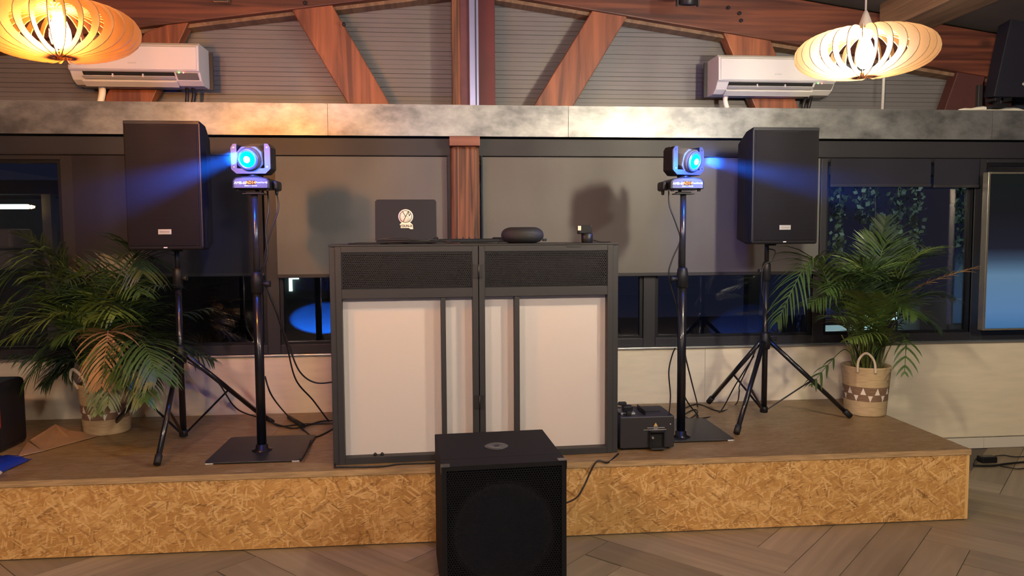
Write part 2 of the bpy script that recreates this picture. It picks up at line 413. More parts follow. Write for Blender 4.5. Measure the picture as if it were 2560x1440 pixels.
# ---- window wall: frames, mullions, panes
FX=[-6.1,-4.86,-3.61,-2.36,-1.11,.16,1.41,2.62,3.80,5.02,6.2]
ZB,ZS,ZT=.782,.842,2.075
hd=solo('trim_4', MB().box(-6.5,7.5,W+.0,W+.10,2.075,2.19), MT['frame'],None,None,kind='structure',bev=.004)
for i in range(len(FX)-1):
    a,b=FX[i],FX[i+1]
    t=thing('window_%d'%(i+1),None,None,((a+b)/2,W+.05,ZB),kind='structure')
    hw=.042
    fr=part('window_frame', MB().box(a-hw,a+hw,W+.02,W+.09,ZB,ZT).box(b-hw,b+hw,W+.0201,W+.0901,ZB,ZT).box(a+hw,b-hw,W+.02,W+.09,ZB,ZS).box(a+hw,b-hw,W+.02,W+.09,ZT-.03,ZT), MT['frame'], t, world=True, bev=.004)
    # inner sash frame, then pane
    q=.022; x0,x1=a+hw,b-hw
    part('sash', MB().box(x0,x0+q,W+.035,W+.08,ZS,ZT-.03).box(x1-q,x1,W+.035,W+.08,ZS,ZT-.03).box(x0+q,x1-q,W+.035,W+.08,ZS,ZS+q*.7).box(x0+q,x1-q,W+.035,W+.08,ZT-.05,ZT-.03), MT['black'], t, world=True)
    part('pane', MB().box(x0+q,x1-q,W+.055,W+.061,ZS+q*.7,ZT-.05), MT['glass'], t, world=True)
for a_,b_ in ((.038,.16-.098),(.16+.098,.268)):
    solo('trim_5' if a_<.1 else 'trim_6', MB().box(a_,b_,W-.022,W+.012,ZB,2.075), MT['black'],None,None,kind='structure',bev=.002)
# ---- roller shades
def shade(x0,x1,zt,zb,label,m,y=W-.012,side=False):
    t=thing('roller_shade',label,'window shade',((x0+x1)/2,y,zb),group='roller shades over the windows')
    part('fabric', MB().box(x0,x1,y,y+.003,zb+.02,zt), m, t, world=True)
    part('bottom_bar', MB().box(x0-.002,x1+.002,y-.008,y+.010,zb-.002,zb+.022), MT['frame'], t, world=True, bev=.004)
    if side:
        part('guide_rail', MB().box(x1+.004,x1+.05,y-.01,y+.03,zb,zt), MT['frame'], t, world=True, bev=.003)
    return t
shade(-1.068,.035,2.068,1.285,'grey roller shade left of the wooden post, behind the laptop',MT['shade'])
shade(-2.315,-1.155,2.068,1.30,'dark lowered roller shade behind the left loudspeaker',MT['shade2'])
shade(.27,2.595,2.068,1.272,'widest lit grey roller shade, right of the wooden post',MT['shade'],side=True)
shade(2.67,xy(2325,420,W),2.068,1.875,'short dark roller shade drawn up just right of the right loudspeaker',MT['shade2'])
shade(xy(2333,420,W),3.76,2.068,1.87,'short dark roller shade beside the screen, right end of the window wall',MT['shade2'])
# ---- metal clad beam across the wall
BZ0,BZ1=2.195,2.395
beam=solo('trim_1', MB().box(-6.5,7.5,W-.070,W+.13,BZ0+.003,BZ1-.025), mat('beam core',(.05,.05,.05),.7),None,None,kind='structure')
def galv():
    m,N,L,B=NT('galvanised sheet'); tc=N.new('ShaderNodeTexCoord'); mp=N.new('ShaderNodeMapping'); mp.inputs['Scale'].default_value=(1,1,1.6); L.new(tc.outputs['Object'],mp.inputs[0])
    n=N.new('ShaderNodeTexNoise'); n.inputs['Scale'].default_value=5; n.inputs['Detail'].default_value=9; n.inputs['Roughness'].default_value=.62; n.inputs['Distortion'].default_value=.05
    L.new(mp.outputs[0],n.inputs['Vector'])
    r=N.new('ShaderNodeValToRGB'); r.color_ramp.elements[0].position=.34; r.color_ramp.elements[0].color=(.15,.15,.155,1); r.color_ramp.elements[1].position=.68; r.color_ramp.elements[1].color=(.38,.38,.375,1)
    L.new(n.outputs['Fac'],r.inputs[0]); L.new(r.outputs[0],B.inputs['Base Color']); B.inputs['Metallic'].default_value=.7
    r2=N.new('ShaderNodeValToRGB'); r2.color_ramp.elements[0].color=(.34,.34,.34,1); r2.color_ramp.elements[1].color=(.50,.50,.50,1); L.new(n.outputs['Fac'],r2.inputs[0]); L.new(r2.outputs[0],B.inputs['Roughness'])
    return m
GV=galv()
bx=[-6.5,-3.4,xy(820,300,W-.06),xy(1420,300,W-.06),xy(2477,310,W-.06),7.5]
for a,b in zip(bx,bx[1:]):
    part('cladding_panel', MB().prism([(W-.075,BZ0),(W-.071,BZ0),(W-.071,BZ1-.022),(W-.071,BZ1),(W-.078,BZ1),(W-.078,BZ1-.006),(W-.075,BZ1-.006)],a+.0015,b-.0015,'x'), GV, beam, world=True)
# ---- upper gable wall with narrow siding boards
YG=W+.165
gw=solo('wall_gable', MB().prism([(-6.5,2.19),(7.5,2.19),(7.5,3.60-.14*7.34),(.16,3.60),(-6.5,3.60-.14*6.66)],YG+.005,YG+.10,'y'), MT['gap'],None,None,kind='structure')
z=2.37; p_=.030; k=0
while z<3.25:
    hx=lambda zz:(3.42-zz)/.14
    x0=max(-3.9,.16-hx(z)); x1=min(3.74,.16+hx(z))
    dy=random.choice((0,0,.0015,.0025))
    part('siding_board', MB().box(x0,x1,YG-.002+dy,YG+.006,z,z+p_-random.choice((.0015,.0022,.003))), MT['siding'], gw, world=True)
    z+=p_
# right end of the gable: night and shadow put into a dark panel
part('shadow_panel', MB().box(3.76,6.8,YG-.012,YG,2.38,3.2), mat('night blue shadow',(.02,.022,.035),.6), gw, world=True)
# ---- wooden post under the beam
px0,px1=xy(1127,480,W-.08),xy(1199,480,W-.08)
pc=(px0+px1)/2; pw=px1-px0
post=solo('trim_2', MB().box(px0,px1,W-.10,W+.09,.0,2.13), MT['postwood'],None,None,kind='structure',bev=.03,seg=4)
part('cap', MB().box(px0-.006,px1+.004,W-.108,W+.09,2.13,2.193), wood('post cap wood',(.16,.05,.028),(.26,.095,.05),axis=0,knots=False), post, world=True, bev=.004)

# ================================================================== TRUSS
tr=thing('roof_truss','red-brown timber roof truss with slanted struts above the metal beam','roof truss',(.16,W+.1,2.4))
TY0,TY1=W+.012,W+.13
YT=TY0
for s in (-1,1):
    xe=.16+s*4.6
    part('rafter', MB().prism([(.16,roofz(.16)),(xe,roofz(xe)),(xe,roofz(xe)+.30),(.16,roofz(.16)+.30)],TY0-.02,TY1-.01,'y'), MT['redwood'], tr, world=True, bev=.006)
    part('rafter_plank', MB().prism([(.16+s*.02,roofz(.18)-.024),(xe,roofz(xe)-.024),(xe,roofz(xe)+.0),(.16+s*.02,roofz(.18)-.001)],TY0+.03,TY1+.02,'y'), MT['brownbeam'], tr, world=True)
def strut(t0,t1,b0,b1,y0=TY0,y1=TY1-.02,m='redwood_s'):
    P=[at_y(*p,y0) for p in (t0,t1,b1,b0)]
    return part('strut', MB().prism([(p.x,p.z) for p in P],y0,y1,'y'), MT[m], tr, world=True, bev=.006)
strut((722,12),(822,-2),(888,290),(992,290))
strut((1487,16),(1576,28),(1312,300),(1412,300))
strut((362,80),(478,40),(232,290),(362,290))
strut((1800,60),(1918,80),(1902,300),(2010,300))
strut((2405,150),(2475,150),(2350,305),(2432,305),m='darkstrut')
strut((2462,150),(2560,120),(2440,305),(2520,305),y0=TY0+.05,y1=TY1-.005,m='darkstrut')
# king post, painted boards and bolts
part('king_post', MB().box(xy(1131,200,YT-.03),xy(1172,200,YT-.03),YT-.03,YT+.10,2.39,3.5), MT['postwood'], tr, world=True, bev=.006)
part('king_post_face', MB().box(xy(1152,200,YT-.034),xy(1182,200,YT-.034),YT-.036,YT-.0305,2.39,3.48), mat('purple brown paint',(.085,.022,.035),.5,noise=.2), tr, world=True)
part('red_board', MB().box(xy(1182,200,YT+.02),xy(1238,200,YT+.02),YT+.02,YT+.10,2.39,3.5), MT['darkred'], tr, world=True, bev=.004, label='dark red painted board')
for p in ((1480/3.2+300,8),(860,62),(1820,20),(1852,52),(1848,34)):
    c=at_y(*p,TY0-.03)
    part('bolt', MB().lathe([(0,0),(.012,.0),(.012,.012),(.006,.014)],8,m=Matrix.Translation(c)@Matrix.Rotation(PI/2,4,'X')), MT['black'], tr, world=True)
# metal fixing plate (upper left)
# purlins running toward the camera
for sx,lab in ((1,'brown timber purlin running toward the camera above the right pendant lamp'),(-1,'brown timber purlin running toward the camera above the left pendant lamp')):
    xa=.16+sx*3.12; zb_=2.915
    solo('roof_purlin', MB().box(min(xa-sx*.30,xa),max(xa-sx*.30,xa),2.2,W-.03,zb_,zb_+.24), MT['brownbeam'],lab,'roof beam',group='roof purlins',bev=.008)
# aluminium conduit on the king post
cx=(xy(1174,200,YT-.06)+xy(1197,200,YT-.06))/2
cw=thing('conduit','tall shiny metal cable conduit fixed in front of the red king post','conduit',(cx,YT-.06,2.395))
part('channel', MB().box(cx-.030,cx+.030,YT-.06,YT-.037,2.397,3.5), mat('galvanised channel with blue reflection',(.34,.36,.60),.3,.7), cw, world=True, bev=.003)  # reflected blue stage light put into the metal colour
part('rib', MB().box(cx+.008,cx+.016,YT-.066,YT-.0605,2.397,3.5), MT['plate'], cw, world=True)
# white conduit pipes at right
c=at_y(2211,240,W+.03)
solo('white_conduit', MB().tube([(c.x,W+.05,2.396),(c.x+.01,W+.05,3.0)],.010,12), MT['plastic'],'slim white vertical conduit rising from the beam below the right pendant lamp','conduit')
c=at_y(2449,240,W-.01)
solo('grey_conduit', MB().box(c.x-.016,c.x+.016,W-.02,W+.01,2.396,2.58), MT['plate'],'short flat grey cable duct on the beam beside the upper black loudspeaker','conduit',bev=.003)

# ================================================================== STAGE
S0=3.735; SX0=-3.35; SX1=at_z(2430,1124,ST).x
st=thing('stage','low stage platform clad in golden strand board in front of the windows','stage',((SX0+SX1)/2,(S0+W)/2,0))
part('front_panel', MB().box(SX0,SX1-.018,S0,S0+.018,.006,ST-.0225), MT['osb_front'], st, world=True)
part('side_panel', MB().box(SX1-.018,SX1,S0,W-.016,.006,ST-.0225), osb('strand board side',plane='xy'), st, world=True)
part('side_panel', MB().box(SX0,SX0+.018,S0+.02,W-.016,.006,ST-.0225), MT['osb_edge'], st, world=True)
xs=[SX0,-1.0,1.45,SX1+.004]
for a,b in zip(xs,xs[1:]):
    part('top_board', MB().box(a,b-.001,S0-.004,W-.0165,ST-.022,ST), MT['osb_top_shaded'], st, world=True)
part('edge_strip', MB().box(SX0,SX1+.004,S0-.0065,S0-.0042,ST-.030,ST-.001), MT['osb_edge'], st, world=True)
part('plinth', MB().box(SX0+.05,SX1-.05,S0+.03,W-.03,0,.05), MT['black'], st, world=True)

# ================================================================== DJ BOOTH
BL=at_z(850,1163,ST); BR=at_z(1538,1132,ST)
ang=math.atan2(BR.y-BL.y,BR.x-BL.x)
BW=(BR-BL).length-.01; BH=1.108
bo=thing('dj_booth','anthracite steel DJ booth with perforated grilles and white fabric fronts','DJ booth',(BL.x-.004,BL.y,ST),ang)
UM=.718   # seam between the two front panels
def U(px): return (px-847)/(1536-847)*BW
FR=MT['grey']; fy0,fy1=0,.052
Zt=BH; Zg0=BH-.215; Zm0=BH-.262
def panel(u0,u1,ub0,ub1):
    # steel frame of one folding front panel; ub0..ub1 = the upright dividing the fabric window
    fw=.03
    m=MB().box(u0,u0+fw,fy0,fy1,0,Zt).box(u1-fw,u1,fy0,fy1,0,Zt)
    m.box(u0+fw,u1-fw,fy0,fy1,Zt-.03,Zt).box(u0+fw,u1-fw,fy0,fy1,Zm0,Zg0-.0).box(u0+fw,u1-fw,fy0,fy1,.0,.035)
    part('panel_frame', m, FR, bo, bev=.002)
    part('divider', MB().box(ub0,ub1,fy0+.004,fy1-.004,.035,Zm0), FR, bo, bev=.002)
    g=part('grille', MB().box(u0+fw+.003,u1-fw-.003,.006,.008,Zg0+.004,Zt-.034), GR, bo)
    part('grille_rim', MB().box(u0+fw,u1-fw,.004,.012,Zt-.036,Zt-.030).box(u0+fw,u1-fw,.004,.012,Zg0,Zg0+.006).box(u0+fw,u0+fw+.006,.004,.012,Zg0,Zt-.03).box(u1-fw-.006,u1-fw,.004,.012,Zg0,Zt-.03), MT['black'], g)
    part('backing', MB().box(u0+fw,u1-fw,.053,.057,Zg0-.01,Zt-.03), MT['booth_inner'], bo)
    part('fabric_panel', MB().box(u0+fw-.004,u1-fw+.004,.0525,.0555,.03,Zm0+.01), MT['fabric'], bo)
GR=perforated('perforated steel',(.034,.033,.036),.0105,.0034,through=True)
u_l0=0; u_m=UM
panel(0,u_m-.002,U(1100),U(1112)); panel(u_m+.002,BW,U(1283),U(1296))
# side wings, table top
for u in (-.028,BW-.002):
    part('side_frame', MB().box(u,u+.030,.004,.034,0,BH-.002).box(u,u+.030,.50,.53,0,BH-.002).box(u,u+.030,.034,.50,BH-.04,BH-.002).box(u,u+.030,.034,.50,0,.04), FR, bo, bev=.003)
    part('side_fabric', MB().box(u+.012,u+.018,.034,.50,.04,BH-.04), MT['fabric'], bo)
part('table_top', MB().box(-.029,BW+.029,-.002,.56,BH,BH+.010), MT['plate'], bo, bev=.002)
for zz in (BH-.13,.30):
    hg=part('hinge', MB().box(u_m-.026,u_m-.004,-.004,0,zz-.035,zz+.035).box(u_m+.004,u_m+.022,-.004,0,zz-.035,zz+.035).tube([(u_m,-.004,zz-.035),(u_m,-.004,zz+.035)],.004,8), MT['plate'], bo)
for du in (0,.035):
    part('clip', MB().lathe([(0,0),(.009,0),(.009,.008),(.004,.014),(0,.016)],10,c=(U(934)+du,.026,.035)), MT['rubber'], bo)
part('top_hasp', MB().box(U(1415),U(1452),-.002,.0,BH-.012,BH+.008), MT['plate'], bo)
# equipment behind the grilles, just visible through the holes
ORG_b=bo.matrix_basis.copy()
bm_=Matrix.Translation((BL.x-.004,BL.y,ST))@Matrix.Rotation(ang,4,'Z')
def booth_pt(u,d,z): return bm_@Vector((u,d,z))
def btop(px,py=605,d=.12):
    # point on booth table top under pixel px at depth d
    P=at_y(px,py,booth_pt(.7,d,0).y); return Vector((P.x,booth_pt(P.x-BL.x,d,0).y,ST+BH+.010))

# ================================================================== SUBWOOFER
sw=thing('subwoofer','black subwoofer box standing on the floor in front of the booth','subwoofer',(.23,3.31,0),math.radians(3.6))
w2,d2,h2=.262,.26,.607
part('cabinet', MB().box(-w2,w2,-d2+.10,d2,.02,h2), MT['blackr'], sw, bev=.004)
part('front_frame', MB().box(-w2,-w2+.02,-d2,-d2+.10,.02,h2).box(w2-.02,w2,-d2,-d2+.10,.02,h2).box(-w2+.02,w2-.02,-d2,-d2+.10,h2-.02,h2-.0002).box(-w2+.02,w2-.02,-d2,-d2+.10,.02,.04), MT['blackr'], sw)
part('grille', MB().box(-w2+.02,w2-.02,-d2+.006,-d2+.009,.04,h2-.02), perforated('sub grille',(.012,.012,.014),.011,.0036,through=True,rough=.4), sw)
part('speaker_cone', MB().lathe([(.0001,.030),(.04,.04),(.065,.068),(.185,.02),(.20,.012),(.212,.018),(.225,.018),(.225,.024),(.0001,.024)][:7],40,m=Matrix.Translation((0,-d2+.02,.30))@Matrix.Rotation(-PI/2,4,'X')), mat('cone paper',(.05,.05,.055),.5), sw)
part('pole_mount', MB().lathe([(.016,.0005),(.016,.004),(.050,.004),(.055,.0005)],32,c=(.0,.0,h2)), mat('dark zinc',(.10,.10,.10),.35,.6), sw, label='round grey pole socket plate')
part('pole_hole', MB().lathe([(0,.0003),(.015,.0012),(.0155,.0012)],20,c=(0,0,h2)), MT['booth_inner'], sw)
for sx in (-1,1):
    for zz in (h2,):
        part('corner_guard', MB().prism([(sx*(w2+.002),zz+.002),(sx*(w2-.035),zz+.002),(sx*(w2-.035),zz-.003),(sx*(w2-.004),zz-.004),(sx*(w2-.004),zz-.035),(sx*(w2+.002),zz-.035)],-d2-.003,-d2+.035,'y'), MT['pole'], sw, bev=.002)
    for yy in (-d2+.05,d2-.05):
        part('rubber_foot', MB().lathe([(.02,0),(.022,.02)],14,c=(sx*(w2-.05),yy,0)), MT['rubber'], sw)

# ================================================================== LIGHT STANDS AND MOVING HEADS
def light_stand(loc, plate, label, ztop, mirror=1, knobs=()):
    t=thing('light_stand',label,'light stand',loc,group='stands of the moving head lights')
    x0,x1,y0,y1=plate
    b=part('base_plate', MB().prism([(x0,y0+.02),(x0+.02,y0),(x1-.02,y0),(x1,y0+.02),(x1,y1-.02),(x1-.02,y1),(x0+.02,y1),(x0,y1-.02)],.004,.012,'z'), MT['plate'], t, bev=.002)
    for cx_,cy_ in ((x0+.025,y0+.018),(x1-.025,y0+.018)):
        part('corner_foot', MB().box(cx_-.02,cx_+.02,cy_-.022,cy_-.012,0,.009), MT['silver'], b, bev=.002)
    for cx_,cy_ in ((x0+.03,y1-.03),(x1-.03,y1-.03)):
        part('corner_foot', MB().lathe([(.01,0),(.01,.004)],10,c=(cx_,cy_,0)), MT['rubber'], b)
    part('flange', MB().lathe([(.055,.012),(.055,.016),(.034,.020),(.031,.045),(.028,.045)],24), MT['pole'], t)
    zc=.92
    part('lower_pole', MB().tube([(0,0,.016),(0,0,zc)],.0245,20), MT['pole'], t)
    c=part('collar', MB().lathe([(.026,zc-.06),(.032,zc-.055),(.033,zc+.01),(.027,zc+.05),(.019,zc+.055)],20), MT['black'], t)
    part('knob', MB().tube([(mirror*.03,-.01,zc-.01),(mirror*.07,-.01,zc-.01)],[.007,.018],12), MT['rubber'], c)
    part('upper_pole', MB().tube([(0,0,zc),(0,0,ztop-.015)],.0165,18), mat('steel pole',(.055,.06,.075),.25,.7), t)
    part('top_plate', MB().box(-.055,.055,-.035,.035,ztop-.015,ztop-.009).box(-.04,.04,-.02,.02,ztop-.009,ztop), MT['black'], t, bev=.002)
    return t
def moving_head(loc, label, aim, mirror):
    # base, yoke with two arms, head with glowing lens
    t=thing('moving_head_light',label,'stage light',loc,group='moving head lights')
    bs=part('base', MB().prism([(-.095,.012),(.095,.012),(.095,.052),(.082,.068),(.04,.075),(-.04,.075),(-.082,.068),(-.095,.052)],-.07,.10,'y'), MT['black'], t, bev=.005)
    part('front_panel', MB().prism([(-.084,.016),(.084,.016),(.084,.052),(.072,.062),(.03,.067),(-.03,.067),(-.072,.062),(-.084,.052)],-.0735,-.0702,'y'), mat('grey panel',(.05,.05,.052),.5,.1), bs)
    text('lettering','AMB-60',.019,MT['label'],bs,(-.052,-.0745,.041),bold=.0005)
    text('lettering','BoomToneDJ',.0105,MT['label'],bs,(.055,-.0745,.043),bold=.0005)
    text('lettering','MENU ▼ ▲ ENTER'.replace('▼','v').replace('▲','^'),.0085,MT['label'],bs,(.0,-.0745,.026),bold=.0002)
    part('display', MB().box(-.024,.024,-.0745,-.0736,.032,.053), mat('display glass',(.03,.004,.003),.2), bs)
    text('digits','AD14',.021,MT['lamp_led'],bs,(0,-.0753,.0425),bold=.0003)
    part('rubber_foot', MB().lathe([(.009,0),(.011,.012)],10,c=(-.075,-.04,0)).lathe([(.009,0),(.011,.012)],10,c=(.075,-.04,0)).lathe([(.009,0),(.011,.012)],10,c=(.0,.06,0)), MT['rubber'], bs)
    for sx in (mirror,):
        part('rear_housing', MB().box(sx*.095-.0 if sx>0 else -.125, .125 if sx>0 else -.095,-.02,.09,.006,.058), MT['black'], bs, bev=.012)
        part('cable_gland', MB().tube([(sx*.108,.03,.006),(sx*.108,.03,-.016)],[.010,.007],10), MT['rubber'], bs)
    d=(aim-Vector(loc)); yaw=math.atan2(d.x,-d.y)*.55
    yk=part('yoke', MB(), MT['black'], t) if False else None
    R=Matrix.Rotation(yaw,4,'Z')
    mb=MB(); zc=.175
    def chbox(x0,x1,y0,y1,z0,z1,c=.025):
        mb.prism([(x0+c,z0),(x1-c,z0),(x1,z0+c),(x1,z1-c),(x1-c,z1),(x0+c,z1),(x0,z1-c),(x0,z0+c)],y0,y1,'y',m=R)
    # yoke: U shape, open at the top
    o=[(-.105,.115),(-.078,.088),(.078,.088),(.105,.115),(.105,.225),(.092,.245),(.074,.245),(.074,.118),(-.074,.118),(-.074,.245),(-.092,.245),(-.105,.225)]
    mb=MB(); mb.prism(o,-.045,.045,'y',m=R); mb.lathe([(.035,.074),(.035,.09)],18)
    yk=part('yoke', mb, MT['black'], t, bev=.004)
    face=[(x*.97,z if z>.1 else z+.003) for x,z in o]
    mb=MB(); mb.prism(face,-.048,-.0452,'y',m=R); part('face_plate', mb, mat('grey face plate',(.045,.047,.06),.45,.2), yk)
    for x in (-.086,.086):
        for z in (.125,.225):
            part('screw', MB().lathe([(0,0),(.0045,0),(.0035,.003)],8,m=R@Matrix.Translation((x,-.048,z))@Matrix.Rotation(PI/2,4,'X')), MT['chrome'], yk)
    # head tilted toward its aim
    hc=Vector((0,0,zc+.005)); dl=(aim-(Vector(loc)+hc)).normalized()
    RH=Matrix.Translation(hc)@dl.to_track_quat('-Y','Z').to_matrix().to_4x4()
    hb=MB(); c=.03
    hb.prism([(-.068+c,-.062),(.068-c,-.062),(.068,-.062+c),(.068,.062-c),(.068-c,.062),(-.068+c,.062),(-.068,.062-c),(-.068,-.062+c)],-.055,.085,'y',m=RH)
    hb.lathe([(.062,0),(.058,.022),(.054,.024)],28,m=RH@Matrix.Translation((0,-.054,0))@Matrix.Rotation(PI/2,4,'X'))
    hd_=part('head', hb, mat('head housing grey',(.13,.13,.15),.5), t, bev=.005)
    part('lens_ring', MB().lathe([(.056,.0),(.056,.008),(.041,.010),(.041,.0)],32,m=RH@Matrix.Translation((0,-.076,0))@Matrix.Rotation(PI/2,4,'X')), mat('lens bezel',(.10,.12,.2),.3,.3), hd_)
    part('lens', MB().lathe([(.042,.0),(.036,.008),(.020,.014),(.0001,.016)],32,m=RH@Matrix.Translation((0,-.078,0))@Matrix.Rotation(PI/2,4,'X')), LENS, hd_, label='glowing cyan lens')
    part('lens_core', MB().lathe([(.017,.0),(.015,.004),(.0001,.006)],24,m=RH@Matrix.Translation((0,-.091,0))@Matrix.Rotation(PI/2,4,'X')), emit('white hot lamp core',(.85,.95,1),30), hd_)
    return t
LENS=emit('cyan lens glow',(.0,.55,1.0),3.5)
LP=at_z(655,1130,ST); RP=at_z(1702,1095,ST)
LP=Vector((-.984,4.10,ST)); RP=Vector((1.342,4.12,ST))
f1=at_z(510,1163,ST); f2=at_z(745,1158,ST)
hz=1.397
light_stand(LP,(f1.x-LP.x,f2.x-LP.x+.01,f1.y-LP.y,.29),'black pole light stand with square floor plate, left of the booth',hz,1)
fr_=at_z(1838,1103,ST)
light_stand(RP,(fr_.x-RP.x-.48,fr_.x-RP.x,fr_.y-RP.y,fr_.y-RP.y+.50),'black pole light stand with square floor plate, right of the booth behind the fog machine',hz,-1)
moving_head((LP.x,LP.y,ST+hz),'glowing blue moving head light on the stand left of the booth',AIM_L,1)
moving_head((RP.x,RP.y,ST+hz),'glowing blue moving head light on the stand right of the booth',AIM_R,-1)
# stage haze hanging where the beams run
def haze(name, a, aim, L0, L1, r0, r1, label, dens):
    m=bpy.data.materials.new(name); m.use_nodes=True; N=m.node_tree.nodes; N.clear(); L=m.node_tree.links
    v=N.new('ShaderNodeVolumeScatter'); v.inputs['Anisotropy'].default_value=.2
    o=N.new('ShaderNodeOutputMaterial'); L.new(v.outputs[0],o.inputs['Volume'])
    d=(aim-a).normalized(); o_=a+d*L0
    tc=N.new('ShaderNodeTexCoord'); vm=N.new('ShaderNodeVectorMath'); vm.operation='LENGTH'; L.new(tc.outputs['Object'],vm.inputs[0])
    mr=N.new('ShaderNodeMapRange'); mr.interpolation_type='SMOOTHSTEP'; mr.inputs[1].default_value=0; mr.inputs[2].default_value=L1-L0; mr.inputs[3].default_value=dens; mr.inputs[4].default_value=0; L.new(vm.outputs['Value'],mr.inputs[0]); L.new(mr.outputs[0],v.inputs['Density'])
    M_=Matrix.Translation(o_)@d.to_track_quat('Z','Y').to_matrix().to_4x4()
    mb=MB(); mb.lathe([(r0,0),(r1,L1-L0)],24,m=M_)
    
    ob=link('haze', mb.mesh('haze',m,o_), None, o_); ob['label']=label; ob['category']='haze'; ob['kind']='stuff'; return ob
haze('haze left',HEAD_L,AIM_L,.085,1.7,.13,.30,'thin blue-lit stage haze drifting left from the left moving head',.00018)
haze('haze right',HEAD_R,AIM_R,.085,1.35,.13,.32,'thin blue-lit stage haze drifting right from the right moving head',.0024)

def glow(c, label, dens):
    m=bpy.data.materials.new('haze near lens'); m.use_nodes=True; N=m.node_tree.nodes; N.clear()
    v=N.new('ShaderNodeVolumeScatter'); v.inputs['Anisotropy'].default_value=0; L=m.node_tree.links
    tc=N.new('ShaderNodeTexCoord'); vm=N.new('ShaderNodeVectorMath'); vm.operation='LENGTH'; L.new(tc.outputs['Object'],vm.inputs[0])
    mr=N.new('ShaderNodeMapRange'); mr.interpolation_type='SMOOTHSTEP'; mr.inputs[1].default_value=0; mr.inputs[2].default_value=.148; mr.inputs[3].default_value=dens; mr.inputs[4].default_value=0; L.new(vm.outputs['Value'],mr.inputs[0]); L.new(mr.outputs[0],v.inputs['Density'])
    o=N.new('ShaderNodeOutputMaterial'); m.node_tree.links.new(v.outputs[0],o.inputs['Volume'])
    mb=MB(); mb.lathe([(max(.0001,.15*math.sin(PI*i/12)),-.15*math.cos(PI*i/12)) for i in range(13)],24,c=tuple(c))
    ob=link('haze', mb.mesh('haze',m,c), None, c); ob['label']=label; ob['category']='haze'; ob['kind']='stuff'
glow(HEAD_L+(AIM_L-HEAD_L).normalized()*.11,'round blue puff of haze around the lens of the left moving head',.014)
glow(HEAD_R+(AIM_R-HEAD_R).normalized()*.11,'round blue puff of haze around the lens of the right moving head',.07)
# ================================================================== TRIPODS AND LOUDSPEAKERS
def tripod(cx_,cy_,feet,label,zt,zb=.03,knob=1):
    t=thing('speaker_stand',label,'speaker stand',(cx_,cy_,ST),group='tripod stands of the loudspeakers')
    part('pole', MB().tube([(0,0,zb),(0,0,.95)],.0175,16), MT['pole'], t)
    part('upper_pole', MB().tube([(0,0,.93),(0,0,zt)],.0135,16), MT['pole'], t)
    c=part('collar', MB().lathe([(.020,.87),(.026,.875),(.026,.97),(.020,.985),(.014,.99)],18), MT['black'], t)
    part('knob', MB().tube([(-knob*.022,-.01,.93),(-knob*.055,-.015,.93)],[.007,.015],12), MT['rubber'], c)
    hub=.49
    hb=MB().lathe([(.020,hub-.05),(.030,hub-.045),(.034,hub),(.028,hub+.05),(.019,hub+.06)],20)
    h_=part('leg_hub', hb, MT['black'], t)
    part('hub_knob', MB().tube([(knob*.025,-.02,hub+.02),(knob*.06,-.03,hub+.02)],[.006,.013],10), MT['rubber'], h_)
    part('brace_collar', MB().lathe([(.018,zb),(.024,zb+.003),(.024,zb+.035),(.018,zb+.04)],16), MT['black'], t)
    for (fx,fy) in feet:
        d=Vector((fx-cx_,fy-cy_,0)); u=d.normalized()
        a=Vector((0,0,hub))+u*.03; b=Vector((d.x,d.y,.018))
        l=part('leg', MB().tube([a,b],.0145,12), MT['pole'], t)
        dd=(b-a).normalized()
        part('rubber_foot', MB().tube([b-dd*.05,b-dd*.045,b+dd*.004],[.014,.019,.0185],12), MT['rubber'], l)
        m_=a.lerp(b,.52)
        part('brace', MB().bar(Vector((0,0,zb+.02))+u*.02,m_,.014,.005,up=Vector((0,0,1))), MT['pole'], t)
    return t
TRX,TRY=2.0,4.50; TLX,TLY=xy(452,900,4.40),4.40
tripod(TRX,TRY,[(1.80,4.93),(1.675,4.13),(2.533,4.436)],'black tripod speaker stand with crossed braces, right side of the stage by the basket palm',1.20,.04,1)
tripod(TLX,TLY,[(-1.451,3.885),(-1.99,4.60),(-1.125,4.80)],'black tripod speaker stand on the left of the stage, among the palm fronds',1.155,.02,-1)
